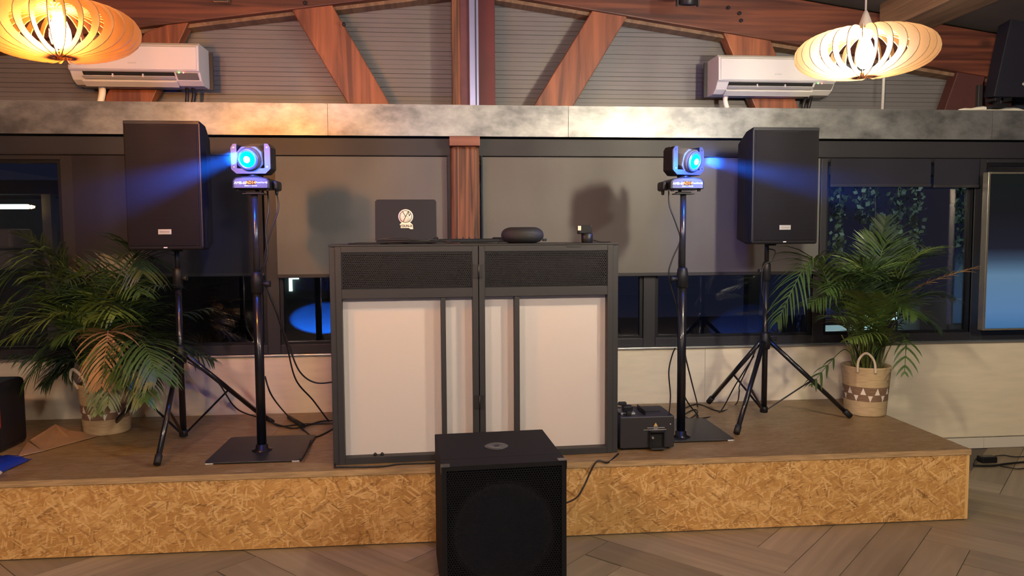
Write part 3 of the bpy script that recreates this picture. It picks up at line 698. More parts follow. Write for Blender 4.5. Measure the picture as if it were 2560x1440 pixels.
def speaker(cx_,cyf,zb,h,label,w=.385,depth=.36,side=1):
    t=thing('loudspeaker',label,'loudspeaker',(cx_,cyf+depth/2,zb),group='loudspeakers on tripods')
    y0=-depth/2
    mb=MB(); hw=w/2
    # tapered cabinet with sloped upper back
    P=[(-hw,y0),(hw,y0),(hw,y0+.10),(hw-.055,y0+depth),(-hw+.055,y0+depth),(-hw,y0+.10)]
    n=6; vs=[(x,y,0.0+(.025 if i in (3,4) else 0)) for i,(x,y) in enumerate(P)]+[(x,y,h-(.0 if i<2 else .012 if i in (2,5) else .055)) for i,(x,y) in enumerate(P)]
    fs=[(0,1,2,5),(2,3,4,5),(6,11,8,7),(8,11,10,9)]+[(i,(i+1)%n,(i+1)%n+n,i+n) for i in range(n)]
    mb.add(vs,fs)
    cab=part('cabinet', mb, MT['blackr'], t, bev=.012, seg=3)
    part('grille', MB().prism([(-hw+.018,.022),(hw-.018,.022),(hw-.018,h-.022),(.09,h-.022),(.07,h-.032),(-.07,h-.032),(-.09,h-.022),(-hw+.018,h-.022)],y0-.004,y0-.001,'y'), GRS, t, bev=.001)
    part('top_trim', MB().box(-hw+.004,hw-.004,y0-.003,y0,h-.022,h-.004), MT['black'], cab, bev=.002)
    part('side_bead', MB().box(hw-.006 if side>0 else -hw+.002,hw-.002 if side>0 else -hw+.006,y0-.003,y0-.0005,.015,h-.02), MT['plate'], cab)
    b=part('badge', MB().box(.0-.035,.035,y0-.008,y0-.004,.083,.112), MT['silver'], t, bev=.002, label='small silver badge')
    part('badge_print', MB().box(-.025,.025,y0-.0088,y0-.008,.093,.102), mat('badge print',(.3,.28,.26),.4,.5), b)
    part('status_mark', MB().box(-.009,.009,y0-.004,y0-.0005,.010,.016), MT['label'], cab)
    part('pole_socket', MB().lathe([(.028,-.012),(.032,0)],16,c=(0,.0,0)), MT['black'], cab)
    return t
GRS=perforated('loudspeaker grille',(.008,.0065,.009),.0052,.0017,through=False,rough=.6,metal=.0)
zR=zy(1960,610,4.30); hR=zy(1960,317,4.30)-zR
speaker(xy(1964,450,4.30),4.30,zR,hR,'black loudspeaker on the tripod at the right, in front of the lit shade',w=xy(2047,450,4.3)-xy(1880,450,4.3),side=-1)
zL=zy(410,625,4.22); hL=zy(410,300,4.22)-zL
speaker(xy(408,450,4.22),4.22,zL,hL,'black loudspeaker on the tripod at the left, above the large palm',w=xy(505,450,4.22)-xy(312,450,4.22),side=1)

# ================================================================== PENDANT LAMPS
def pendant(c, label, bulbmat, tilt, cordtop):
    t=thing('pendant_lamp',label,'pendant lamp',c,group='wooden slat pendant lamps'); t.rotation_euler=tilt
    Rr,Hh=.268,.098
    out=[];inn=[]
    n=16
    for i in range(n+1):
        a=PI/2-PI*i/n
        ro=.026+(Rr-.026)*abs(math.cos(a))**.80; zo=Hh*math.copysign(abs(math.sin(a))**.95,math.sin(a))
        ri=.026+(Rr-.026-.046)*abs(math.cos(a))**.85; zi=(Hh-.022)*math.copysign(abs(math.sin(a))**.95,math.sin(a))
        out.append((ro,zo)); inn.append((ri,zi))
    mb=MB(); th=.0016
    for y in (-th,th):
        pass
    vs=[];fs=[]
    for (ro,zo),(ri,zi) in zip(out,inn):
        vs+= [(ro,-th,zo),(ri,-th,zi),(ri,th,zi),(ro,th,zo)]
    for i in range(n):
        for k in range(4):
            fs.append((4*i+k,4*i+(k+1)%4,4*(i+1)+(k+1)%4,4*(i+1)+k))
    fs.append((0,3,2,1)); fs.append((4*n,4*n+1,4*n+2,4*n+3))
    mb.add(vs,fs)
    me=mb.mesh('slat',MT['slat'])
    NS=32
    for k in range(NS):
        g=2*PI*k/NS
        # slat plane turned against the radius, so the shade looks swirled
        o=link('slat',me,t,(.0*math.cos(g),.0*math.sin(g),0),(0,0,0))
        tw=math.radians(20)
        p=Vector((.030*math.cos(g),.030*math.sin(g),0))
        o.location=p-Vector((.026*math.cos(g+tw),.026*math.sin(g+tw),0)); o.rotation_euler=(0,0,g+tw)
    part('top_ring', MB().lathe([(.012,Hh-.004),(.055,Hh-.004),(.055,Hh-.010),(.012,Hh-.010),(.012,Hh-.004)],28), MT['slat'], t)
    part('bottom_ring', MB().lathe([(.034,-Hh+.018),(.044,-Hh+.018),(.044,-Hh+.012),(.034,-Hh+.012),(.034,-Hh+.018)],28), MT['slat'], t)
    part('socket', MB().lathe([(.022,.055),(.024,.06),(.024,.115),(.012,.150),(.005,.165)],18), MT['plastic2'], t)
    part('bulb', MB().lathe([(.0001,-.062),(.016,-.060),(.030,-.045),(.036,-.02),(.034,.005),(.024,.035),(.016,.055)],24), bulbmat, t, label='glowing bulb')
    part('cord', MB().tube([(0,0,.16),(0,0,cordtop)],.0035,8), MT['plastic2'], t)
    return t
PY=2.95
cL=at_y(150,78,PY); cR=at_y(2163,132,PY)
pendant(cL,'amber glowing wooden slat pendant lamp, upper left',emit('amber bulb',AMBER,BULB_L),(math.radians(1),math.radians(-2),0),.85)
pendant(cR,'warm white glowing wooden slat pendant lamp, upper right',emit('warm white bulb',WARM,BULB_R),(math.radians(2),math.radians(-3),.3),.85)

# ================================================================== AIR CONDITIONERS
def aircon(x0,x1,z0,z1,yf,label,mirror,logo):
    d=.215; w=x1-x0; h=z1-z0
    t=thing('air_conditioner',label,'air conditioner',((x0+x1)/2,yf+d/2,z0),group='wall air conditioners')
    y0=-d/2; hw=w/2
    ht=h*.30
    # side profile (y,z)
    prof=[(y0+.028,h),(y0+.004,h-.02),(y0,ht),(y0+.02,ht-.006),(y0+.055,ht*.30),(y0+.10,.0),(d/2,0),(d/2,h)]
    body=part('housing', MB().prism(prof,-hw,hw,'x'), MT['plastic'], t, bev=.006,seg=3)
    part('front_cover', MB().prism([(y0+.02,h-.012),(y0-.005,h-.03),(y0-.008,ht+.004),(y0,ht+.002)],-hw+.012,hw-.012,'x'), MT['plastic'], t, bev=.003)
    # dark outlet with vanes
    a=(y0+.016,ht-.008); b=(y0+.056,ht*.34)
    xa,xb=-hw+.075,hw-.075*2.0
    part('air_outlet', MB().prism([(a[0]-.003,a[1]),(b[0]-.004,b[1]),(b[0]+.002,b[1]),(a[0]+.002,a[1])],xa,xb,'x'), MT['booth_inner'], t)
    part('upper_vane', MB().prism([(y0+.012,ht*.52),(y0+.048,ht*.36),(y0+.05,ht*.40),(y0+.014,ht*.57)],xa-.004,xb+.004,'x'), MT['plastic2'], t)
    part('lower_vane', MB().prism([(y0+.036,ht*.14),(y0+.085,-.012),(y0+.088,-.006),(y0+.038,ht*.22)],xa-.01,xb+.006,'x'), MT['plastic'], t)
    for fx in (.33,.66):
        part('vane_clip', MB().box(xa+(xb-xa)*fx-.003,xa+(xb-xa)*fx+.003,y0+.008,y0+.02,ht*.45,ht*.72), MT['plastic'], t)
    cp=part('control_panel', MB().prism([(y0+.014,ht-.012),(y0+.054,ht*.36),(y0+.051,ht*.36),(y0+.010,ht-.012)],xb+.012,hw-.012,'x'), MT['silver'], t)
    for i,cc in enumerate(((.1,1,.1),(1,.1,.1))):
        part('status_light', MB().lathe([(0,.002),(.004,.001),(.0045,0)],10,m=Matrix.Translation((xb+.03+i*.026,y0+.012,ht*.86))@Matrix.Rotation(PI/2,4,'X')), emit('status %d'%i,cc,3), cp)
    part('badge', MB().box(-.03,.02,y0-.0095,y0-.008,ht+.035,ht+.045), MT['plastic2'], t)
    part('dark_backing', MB().box(-hw-.02,hw+.02,d/2,d/2+.02,-.0,h-.01), MT['plate'], t)  # dark plate, wider than the housing at both ends
    sx=-1
    pl=[Vector((-hw+.12,.04,.02)),Vector((-hw+.115,.075,-.03)),Vector((-hw+.085 if mirror>0 else -hw+.16,.075,-.15))]
    part('drain_pipe', MB().tube(spline(pl,5),.020 if mirror>0 else .016,14), MT['ivory'], t)
    for k in range(2):
        pl=[Vector((hw-.12+k*.03,.04,.02)),Vector((hw-.13+k*.04,.075,-.04)),Vector((hw-.145+k*.03,.078,-.15))]
        part('refrigerant_pipe', MB().tube(spline(pl,5),.011,10), MT['black'], t)
    return t
YA=W-.235
aircon(xy(168,150,YA),xy(496,150,YA),zy(400,222,YA+.2),zy(400,104,YA),YA,'white wall air conditioner partly behind the amber pendant lamp, left',1,0)
aircon(xy(1797,190,YA),xy(2092,190,YA),zy(1900,244,YA+.2),zy(1900,136,YA),YA,'white wall air conditioner beside the right pendant lamp',-1,0)

# ================================================================== PALMS
def frond(pts, parent, m, n=26, ll=.20, w=.008, start=.35, droop=.5, seed=0, fan=.9):
    rnd=random.Random(seed)
    cur=spline(pts,8); mb=MB()
    k=len(cur)
    mb.tube(cur,[.0045*(1-.75*i/(k-1))+.0006 for i in range(k)],5)
    for i in range(n):
        t=start+(1-start)*i/(n-1); idx=t*(k-1); a=int(idx); b=min(a+1,k-1); p=cur[a].lerp(cur[b],idx-a)
        tg=(cur[min(a+1,k-1)]-cur[max(a-1,0)]).normalized()
        side=tg.cross(Vector((0,0,1)));
        if side.length<.2: side=tg.cross(Vector((0,1,0)))
        side.normalize(); up=side.cross(tg)
        L=ll*(math.sin(PI*(.18+.78*(t-start)/(1-start)))**.7)*rnd.uniform(.85,1.12)
        for s in (-1,1):
            d=(side*s*fan+tg*(.75+.5*(t-start))+up*rnd.uniform(.0,.35)+Vector((rnd.uniform(-.1,.1),rnd.uniform(-.1,.1),0))).normalized()
            q=p.copy(); Ls=[];Rs=[]; seg=4
            dd=d.copy(); ww=w*rnd.uniform(.8,1.2)
            nrm=(dd.cross(up)).normalized()
            for j in range(seg+1):
                f=j/seg; wd_=ww*(.35+.65*math.sin(PI*min(1,.25+f*.75))) if j<seg else .0006
                Ls.append(q-nrm*wd_*.5); Rs.append(q+nrm*wd_*.5)
                dd=(dd+Vector((0,0,-droop*.30))*(.4+f)).normalized(); q=q+dd*(L/seg)
            mb.quadstrip(Ls,Rs)
    return part('frond', mb, m, parent, world=True)
def stems(parent, c, z0, n, spread, h, seed):
    rnd=random.Random(seed)
    for i in range(n):
        g=rnd.uniform(0,2*PI); r=.075*math.sqrt(rnd.random())
        b=Vector((c.x+r*math.cos(g),c.y+r*math.sin(g),z0)); tp=b+Vector((math.cos(g)*spread*rnd.uniform(.2,1),math.sin(g)*spread*.6*rnd.uniform(.2,1),h*rnd.uniform(.6,1.1)))
        m_=b.lerp(tp,.5)+Vector((0,0,.02))
        part('stem', MB().tube(spline([b,m_,tp],4),[.0055]*4+[.0035]*5,6), MT['stem'], parent, world=True)
def basket(parent, r0, r1, h, patt=True):
    m,N,L,B=NT('woven basket %g'%h)
    tc=N.new('ShaderNodeTexCoord'); sp=N.new('ShaderNodeSeparateXYZ'); L.new(tc.outputs['Object'],sp.inputs[0])
    def mth(op,a,b=None,c=None):
        n=N.new('ShaderNodeMath'); n.operation=op
        for i,x in enumerate((a,b,c)):
            if x is None: continue
            if isinstance(x,(int,float)): n.inputs[i].default_value=x
            else: L.new(x,n.inputs[i])
        return n.outputs[0]
    z=sp.outputs[2]; th=mth('ARCTAN2',sp.outputs[1],sp.outputs[0])
    band=mth('MULTIPLY',mth('GREATER_THAN',z,h*.31),mth('LESS_THAN',z,h*.60))
    # two rows of white triangles: up row and down row
    NTr=10
    fr=mth('FRACT',mth('MULTIPLY',th,NTr/(2*PI))); tri=mth('ABSOLUTE',mth('SUBTRACT',fr,.5))
    v1=mth('DIVIDE',mth('SUBTRACT',z,h*.45),h*.14)   # 0..1 in the upper row
    up=mth('MULTIPLY',mth('MULTIPLY',mth('GREATER_THAN',v1,0),mth('LESS_THAN',v1,1)),mth('LESS_THAN',tri,mth('MULTIPLY',mth('SUBTRACT',1,v1),.20)))
    fr2=mth('FRACT',mth('ADD',mth('MULTIPLY',th,NTr/(2*PI)),.5)); tri2=mth('ABSOLUTE',mth('SUBTRACT',fr2,.5))
    v2=mth('DIVIDE',mth('SUBTRACT',z,h*.30),h*.13)
    dn=mth('MULTIPLY',mth('MULTIPLY',mth('GREATER_THAN',v2,0),mth('LESS_THAN',v2,1)),mth('LESS_THAN',tri2,mth('MULTIPLY',v2,.17)))
    wt=mth('MAXIMUM',up,dn)
    nz=N.new('ShaderNodeTexNoise'); nz.inputs['Scale'].default_value=8; mp=N.new('ShaderNodeMapping'); mp.inputs['Scale'].default_value=(2,2,40); L.new(tc.outputs['Object'],mp.inputs[0]); L.new(mp.outputs[0],nz.inputs['Vector']); nz.inputs['Detail'].default_value=4
    r=N.new('ShaderNodeValToRGB'); r.color_ramp.elements[0].position=.3; r.color_ramp.elements[1].position=.7; r.color_ramp.elements[0].color=(.38,.27,.14,1); r.color_ramp.elements[1].color=(.54,.41,.23,1); L.new(nz.outputs['Fac'],r.inputs[0])
    r2=N.new('ShaderNodeValToRGB'); r2.color_ramp.elements[0].position=.3; r2.color_ramp.elements[1].position=.7; r2.color_ramp.elements[0].color=(.13,.07,.04,1); r2.color_ramp.elements[1].color=(.26,.16,.09,1); L.new(nz.outputs['Fac'],r2.inputs[0])
    m1=N.new('ShaderNodeMix'); m1.data_type='RGBA'; L.new(band,m1.inputs[0]); L.new(r.outputs[0],m1.inputs[6]); L.new(r2.outputs[0],m1.inputs[7])
    m2=N.new('ShaderNodeMix'); m2.data_type='RGBA'; L.new(wt,m2.inputs[0]); L.new(m1.outputs[2],m2.inputs[6]); m2.inputs[7].default_value=(.75,.68,.58,1)
    L.new(m2.outputs[2],B.inputs['Base Color']); B.inputs['Roughness'].default_value=.75
    # coiled rope rows as real relief
    prof=[(.0001,0),(r0-.01,0)]; rows=18
    for i in range(rows):
        zz=h*(i+.5)/rows; rr=r0+(r1-r0)*(zz/h)
        prof+=[(rr-.0015,h*i/rows+.001),(rr+.0015,zz)]
    prof+=[(r1,h),(r1-.010,h),(r1-.012,h-.02),(r1-.03,h*.5),(.0001,h*.5)]
    b=part('basket', MB().lathe(prof,48), m, parent)
    return b
def palm(name, loc, r0, r1, h, label, group):
    t=thing(name,label,'potted plant',loc,group=group)
    b=basket(t,r0,r1,h)
    part('soil', MB().lathe([(.0001,h-.05),(r1-.02,h-.052),(r1-.014,h-.06)],24), MT['soil'], b)
    return t,b
# right palm
bc=Vector((2.715,4.58,ST)); bh=.315
pr,bk=palm('potted_palm',bc,.124,.148,bh,'areca palm in a woven basket with white triangles, right side of the stage','potted palms on the stage')
a=[Vector((-.115,-.10,bh-.03)),Vector((-.115,-.11,bh+.05)),Vector((-.075,-.125,bh+.095)),Vector((-.035,-.145,bh+.05)),Vector((-.025,-.150,bh-.03))]
part('handle', MB().tube(spline(a,6),.008,8), MT['rope'], bk)
a=[Vector((.115,.10,bh-.03)),Vector((.118,.12,bh+.05)),Vector((.08,.13,bh+.09)),Vector((.03,.14,bh+.04)),Vector((.02,.15,bh-.04))]
part('handle', MB().tube(spline(a,6),.008,8), MT['rope'], bk)
stems(pr,bc,ST+bh-.06,34,.16,.34,3)
def fr_to(parent, base, ctrl, tip, m, **k):
    # ctrl, tip given as (px,py,Y)
    c=at_y(*ctrl); t=at_y(*tip); b=Vector(base)+Vector((random.uniform(-.05,.05),random.uniform(-.04,.04),0))
    p1=b.lerp(c,.55)+Vector((0,0,.05))
    return frond([b,p1,c,t],parent,m,**k)
bR=bc+Vector((0,0,bh-.05))
RF=[((2030,650,4.45),(1945,800,4.35),'leaf',dict(ll=.30,droop=.9,n=30)),
 ((2090,700,4.5),(2012,640,4.45),'leaf2',dict(ll=.12,droop=.3,n=14,start=.6)),
 ((2120,690,4.6),(2065,730,4.4),'leaf',dict(ll=.22,droop=.9)),
 ((2150,660,4.75),(2105,640,4.8),'leaf3',dict(ll=.20)),
 ((2185,640,4.7),(2190,590,4.75),'leaf',dict(ll=.18,droop=.15)),
 ((2200,620,4.65),(2215,545,4.7),'leaf3',dict(ll=.16,droop=.1)),
 ((2240,680,4.6),(2260,625,4.6),'leaf',dict(ll=.2,droop=.2)),
 ((2250,660,4.75),(2330,640,4.8),'leaf3',dict(ll=.26,droop=.5)),
 ((2270,700,4.6),(2370,680,4.6),'leaf3',dict(ll=.24,droop=.6)),
 ((2290,720,4.5),(2440,668,4.4),'leafdry',dict(ll=.13,droop=.5,n=16,start=.6)),
 ((2300,740,4.5),(2380,745,4.45),'leaf3',dict(ll=.22,droop=.7)),
 ((2280,790,4.4),(2345,820,4.3),'leaf3',dict(ll=.2,droop=.9)),
 ((2240,760,4.35),(2290,790,4.2),'leaf',dict(ll=.2,droop=.9)),
 ((2120,800,4.35),(2080,790,4.2),'leaf',dict(ll=.22,droop=.8)),
 ((2160,760,4.3),(2140,730,4.2),'leaf2',dict(ll=.2,droop=.6)),
 ((2200,780,4.3),(2215,740,4.2),'leaf',dict(ll=.22,droop=.5)),
 ((2170,700,4.5),(2150,660,4.5),'leaf',dict(ll=.24,droop=.5)),
 ((2230,720,4.5),(2250,700,4.4),'leaf3',dict(ll=.26,droop=.5)),
 ((2100,730,4.5),(2020,760,4.4),'leaf',dict(ll=.26,droop=.9,n=28)),
 ((2190,830,4.4),(2120,850,4.25),'leaf2',dict(ll=.16,droop=.9)),
 ((2260,840,4.45),(2262,930,4.3),'leaf',dict(ll=.16,droop=1.0,n=8,start=.5,w=.013)),
 ((2100,880,4.5),(2030,960,4.45),'leaf',dict(ll=.14,droop=1.0,n=5,start=.75,w=.016)),
 ((2215,860,4.4),(2200,820,4.3),'leaf',dict(ll=.2,droop=.7)),
]
for i,(c_,t_,m_,k_) in enumerate(RF): fr_to(pr,bR,c_,t_,MT[m_],seed=i+1,**{'w':.011,**k_})
for i in range(16):
    rr=random.Random(40+i); tx=rr.uniform(2030,2400); ty=rr.uniform(610,760)
    fr_to(pr,bR,((tx+2170)/2+rr.uniform(-20,20),ty+rr.uniform(-10,50),4.5),(tx,ty,rr.uniform(4.25,4.8)),MT[rr.choice(('leaf','leaf3','leaf3','leaf2'))],seed=60+i,w=.0075,ll=rr.uniform(.18,.27),n=26,droop=rr.uniform(.3,.8))
# left palm
lc=at_z(285,1068,ST); lc=Vector((lc.x,4.66,ST)); bh2=.30
pl_,bk2=palm('potted_palm',lc,.125,.15,bh2,'larger areca palm half hiding its basket, left side of the stage','potted palms on the stage')
stems(pl_,lc,ST+bh2-.06,26,.2,.36,5)
a=[Vector((-.11,-.10,bh2-.02)),Vector((-.14,-.12,bh2+.05)),Vector((-.12,-.13,bh2+.10)),Vector((-.06,-.14,bh2+.04)),Vector((-.04,-.15,bh2-.04))]
part('handle', MB().tube(spline(a,6),.009,8), MT['rope'], bk2)
bL_=lc+Vector((0,0,bh2-.05))
LF=[((130,640,4.5),(-30,720,4.35),'leaf',dict(ll=.34,droop=.9,n=34)),
 ((110,700,4.4),(-20,860,4.3),'leaf',dict(ll=.34,droop=.9,n=34)),
 ((170,780,4.4),(10,850,4.2),'leaf2',dict(ll=.26,droop=.7,n=30)),
 ((140,650,4.7),(60,585,4.7),'leaf3',dict(ll=.2,droop=.4,start=.55,n=18)),
 ((150,690,4.7),(40,630,4.7),'leaf3',dict(ll=.18,droop=.5,start=.55,n=18)),
 ((140,860,4.5),(60,960,4.4),'leaf',dict(ll=.26,droop=1.0,n=26)),
 ((170,900,4.6),(110,960,4.5),'leaf3',dict(ll=.24,droop=1.0,n=22)),
 ((200,880,4.7),(160,930,4.6),'leaf3',dict(ll=.26,droop=1.0,n=22)),
 ((240,740,4.6),(190,690,4.6),'leafdry',dict(ll=.10,droop=.4,n=10,start=.6)),
 ((250,780,4.5),(205,740,4.45),'leaf2',dict(ll=.22,droop=.3,n=20)),
 ((260,760,4.8),(250,660,4.85),'leaf3',dict(ll=.28,droop=.15,n=24)),
 ((300,760,4.8),(300,660,4.85),'leaf3',dict(ll=.30,droop=.15,n=24)),
 ((340,760,4.8),(380,660,4.85),'leaf3',dict(ll=.28,droop=.15,n=24)),
 ((340,800,4.7),(430,760,4.7),'leaf3',dict(ll=.26,droop=.6,n=24)),
 ((400,800,4.75),(520,770,4.75),'leaf3',dict(ll=.26,droop=.8,n=24)),
 ((420,850,4.7),(530,900,4.65),'leaf3',dict(ll=.24,droop=1,n=22)),
 ((350,850,4.3),(395,940,4.1),'leaf',dict(ll=.34,droop=1.0,n=34)),
 ((340,880,4.3),(360,1000,4.1),'leaf',dict(ll=.26,droop=1.0,n=28)),
 ((270,830,4.3),(255,960,4.15),'leafdry',dict(ll=.24,droop=1.0,n=26)),
 ((280,850,4.3),(270,1010,4.15),'leaf2',dict(ll=.22,droop=1.0,n=26)),
 ((250,880,4.4),(245,1030,4.2),'leaf2',dict(ll=.18,droop=1.0,n=22)),
 ((310,820,4.5),(330,900,4.3),'leaf3',dict(ll=.26,droop=.9,n=26)),
 ((220,820,4.4),(150,840,4.3),'leaf',dict(ll=.26,droop=.8,n=26)),
 ((230,760,4.5),(120,740,4.4),'leaf',dict(ll=.26,droop=.7,n=28)),
 ((300,900,4.3),(310,960,4.1),'leaf',dict(ll=.22,droop=1,n=20)),
]
for i,(c_,t_,m_,k_) in enumerate(LF): fr_to(pl_,bL_,c_,t_,MT[m_],seed=100+i,**{'w':.013,**k_})

for i in range(20):
    rr=random.Random(340+i); tx=rr.uniform(-60,480); ty=rr.uniform(680,900)
    fr_to(pl_,bL_,((tx+285)/2+rr.uniform(-20,20),ty+rr.uniform(-60,20),4.5),(tx,ty,rr.uniform(4.2,4.75)),MT[rr.choice(('leaf','leaf3','leaf3','leaf2'))],seed=160+i,w=.009,ll=rr.uniform(.22,.32),n=28,droop=rr.uniform(.6,1))
# ================================================================== THINGS ON THE BOOTH
TZ=ST+BH+.010
# laptop seen from behind its lid
P0=at_y(940,606,3.96); P1=at_y(1090,606,3.96)
lw=P1.x-P0.x; lx=(P0.x+P1.x)/2
lp=thing('laptop','dark laptop with a round cream sticker on its lid, on the booth','laptop',(lx,3.96,TZ),0)
part('keyboard_base', MB().box(-lw/2,lw/2,.0,.23,.004,.018), MT['black'], lp, bev=.004)
part('laptop_foot', MB().box(-lw/2+.02,-lw/2+.05,.01,.2,0,.004).box(lw/2-.05,lw/2-.02,.01,.2,0,.004), MT['rubber'], lp)
tl=-.10
LM=Matrix.Translation((0,.006,.018))@Matrix.Rotation(.16,4,'X')
lidm=mat('lid navy',(.010,.009,.015),.45,spec=.25)
mb=MB(); hh=.215; c=.01
mb.prism([(-lw/2-.004,0),(lw/2+.004,0),(lw/2+.004,hh-c),(lw/2+.004-c,hh),(-lw/2-.004+c,hh),(-lw/2-.004,hh-c)],-.004,.003,'y',m=Matrix.Translation((0,.006,.018))@Matrix.Rotation(-.12,4,'X'))
lid=part('lid', mb, lidm, lp, bev=.0015)
SM=Matrix.Translation((0,.006,.018))@Matrix.Rotation(-.12,4,'X')
scx=xy(1014,550,3.96)-lx; scz=.125
# sticker outline: disc plus name plate
mb=MB(); r_=.0385
mb.lathe([(0.0001,0),(r_,0),(r_,.0006),(0.0001,.0006)],40,m=SM@Matrix.Translation((scx,-.004,scz))@Matrix.Rotation(PI/2,4,'X'))
mb.prism([(scx-.019,scz-.030),(scx+.021,scz-.030),(scx+.036,scz-.042),(scx+.038,scz-.066),(scx+.024,scz-.066),(scx+.016,scz-.060),(scx-.026,scz-.060),(scx-.031,scz-.040)],-.0050,-.0041,'y',m=SM)
stk=part('sticker', mb, MT['stick'], lid, label='round cream sticker with a name plate')
mb=MB()
seg=40
for i in range(seg):
    a0=2*PI*i/seg; a1=2*PI*(i+1)/seg; ra,rb=.030,.0325
    mb.prism([(scx+ra*math.cos(a0),scz+ra*math.sin(a0)),(scx+rb*math.cos(a0),scz+rb*math.sin(a0)),(scx+rb*math.cos(a1),scz+rb*math.sin(a1)),(scx+ra*math.cos(a1),scz+ra*math.sin(a1))],-.0054,-.0047,'y',m=SM)
def stroke(a,b,w):
    a=Vector(a);b=Vector(b);d=(b-a).normalized();n=Vector((-d.y,d.x))*w/2
    mb.prism([(scx+q.x,scz+q.y) for q in (a-n,b-n,b+n,a+n)],-.0055,-.0048,'y',m=SM)
stroke((-.0085,.0285),(.0000,.0005),.0032) if False else None
stroke((-.016,.026),(-.001,.001),.0033)
stroke((.014,.027),(-.0135,-.0265),.0033)
stroke((.014,.027),(.019,.002),.003)
stroke((.019,.002),(.0265,.016),.003)
for k in range(3): stroke((.004+k*.005,-.027),(.016+k*.004,-.003-k*.003),.0007)
stroke((-.0125,-.0005),(-.0075,-.0005),.0018); stroke((.006,-.0005),(.011,-.0005),.0018)
part('emblem', mb, MT['ink'], lid)
tx=text('lettering','YOUN-X',.0175,MT['ink'],lid,SM@Vector((scx+.001,-.0053,scz-.050)),rot=(PI/2-.12,0,0),bold=.0006,sx=.95)
# headphone case
hc_=btop(1308,590,.16)
hcw=(xy(1358,590,3.98)-xy(1252,590,3.98))/2; hch=(zy(1300,568,3.98)-TZ)
t=thing('headphone_case','black zipped oval headphone case lying on the booth','case',(xy(1306,590,3.98),3.98,TZ))
prof=[]
mb=MB(); nn=12
prof=[(.0001,0)]+[((1-.0)*(1-abs(2*i/nn-1)**2.6*.32)*1.0, i/nn) for i in range(nn+1)]+[(.0001,1)]
mb.lathe([(r*hcw*(1 if .0<z<1 else .9),z*hch) for r,z in prof],32,sy=.8)
part('shell', mb, mat('case cloth',(.012,.012,.013),.65,bump=.3,bscale=500), t)
part('zip', MB().lathe([(hcw*.985,hch*.44),(hcw*1.01,hch*.47),(hcw*.985,hch*.50)],32,sy=.8), MT['rubber'], t)
part('pull_tab', MB().box(hcw*.93,hcw*1.14,-.02,-.008,.010,.024), MT['rubber'], t, bev=.003)
# small gadget at right
gx=xy(1462,590,3.98); 
t=thing('light_controller','small black boxy device with a pale end label beside the headphone case','electronic device',(gx,3.98,TZ))
part('lower_body', MB().lathe([(.028,0),(.031,.004),(.031,.048),(.028,.05)],20,c=(.012,0,0)), MT['black'], t)
part('upper_body', MB().box(-.038,.034,-.03,.03,.047,.093), MT['black'], t, bev=.006)
part('end_label', MB().box(-.043,-.026,-.0315,-.030,.066,.090), mat('pale label',(.75,.58,.48),.6), t, label='pale beige label')
def cable(pts, r, label, n=8, group='black cables', m='cable'):
    return solo('cable', MB().tube(spline(pts,n),r,7), MT[m], label,'cable',group=group)
zt=TZ+.004
cable([(xy(870,606,3.88),3.88,zt),(xy(960,606,3.90),3.90,zt+.004),(xy(1030,600,3.87),3.87,zt+.012),(xy(1100,600,3.92),3.92,zt+.016),(xy(1130,600,3.9),3.9,zt)],.0035,'black cable along the booth top in front of the laptop')
cable([(xy(945,596,3.89),3.89,zt+.02),(xy(1000,590,3.86),3.86,zt+.030),(xy(1060,598,3.86),3.86,zt+.012),(xy(1090,588,3.92),3.92,zt+.030),(xy(1094,590,3.97),4.0,zt+.02)],.0028,'thin grey cable arching across the foot of the laptop lid',m='plate')
cable([(xy(1150,606,3.86),3.88,zt),(xy(1220,607,3.87),3.9,zt),(xy(1250,607,3.9),3.93,zt)],.003,'short black cable on the booth top in front of the wooden post')
cable([(gx+.045,3.97,zt+.01),(gx+.08,3.95,zt),(gx+.13,3.93,zt)],.003,'short black cable trailing right from the small black device')
cable([(xy(878,606,3.86),3.86,zt),(xy(900,605,3.95),3.95,zt+.003),(xy(940,604,4.1),4.12,zt)],.003,'black cable end curled at the left of the laptop')
# low mixer deck behind laptop edge
t=thing('dj_controller','flat black DJ controller lying on the booth behind the laptop','DJ controller',(.16,4.17,TZ))
part('body', MB().box(-.40,.30,-.0,.15,0.004,.024), MT['black'], t, bev=.004)
part('jog_wheel', MB().lathe([(.06,.024),(.06,.030),(.055,.032),(.0001,.032)],28,c=(-.28,.08,0)), MT['pole'], t)
part('jog_wheel', MB().lathe([(.06,.024),(.06,.030),(.055,.032),(.0001,.032)],28,c=(.18,.08,0)), MT['pole'], t)
part('rubber_foot', MB().box(-.38,-.35,.01,.14,0,.004).box(.25,.28,.01,.14,0,.004), MT['rubber'], t)
for k in range(5): part('fader', MB().box(-.12+k*.035,-.112+k*.035,.05,.07,.024,.034), MT['rubber'], t)

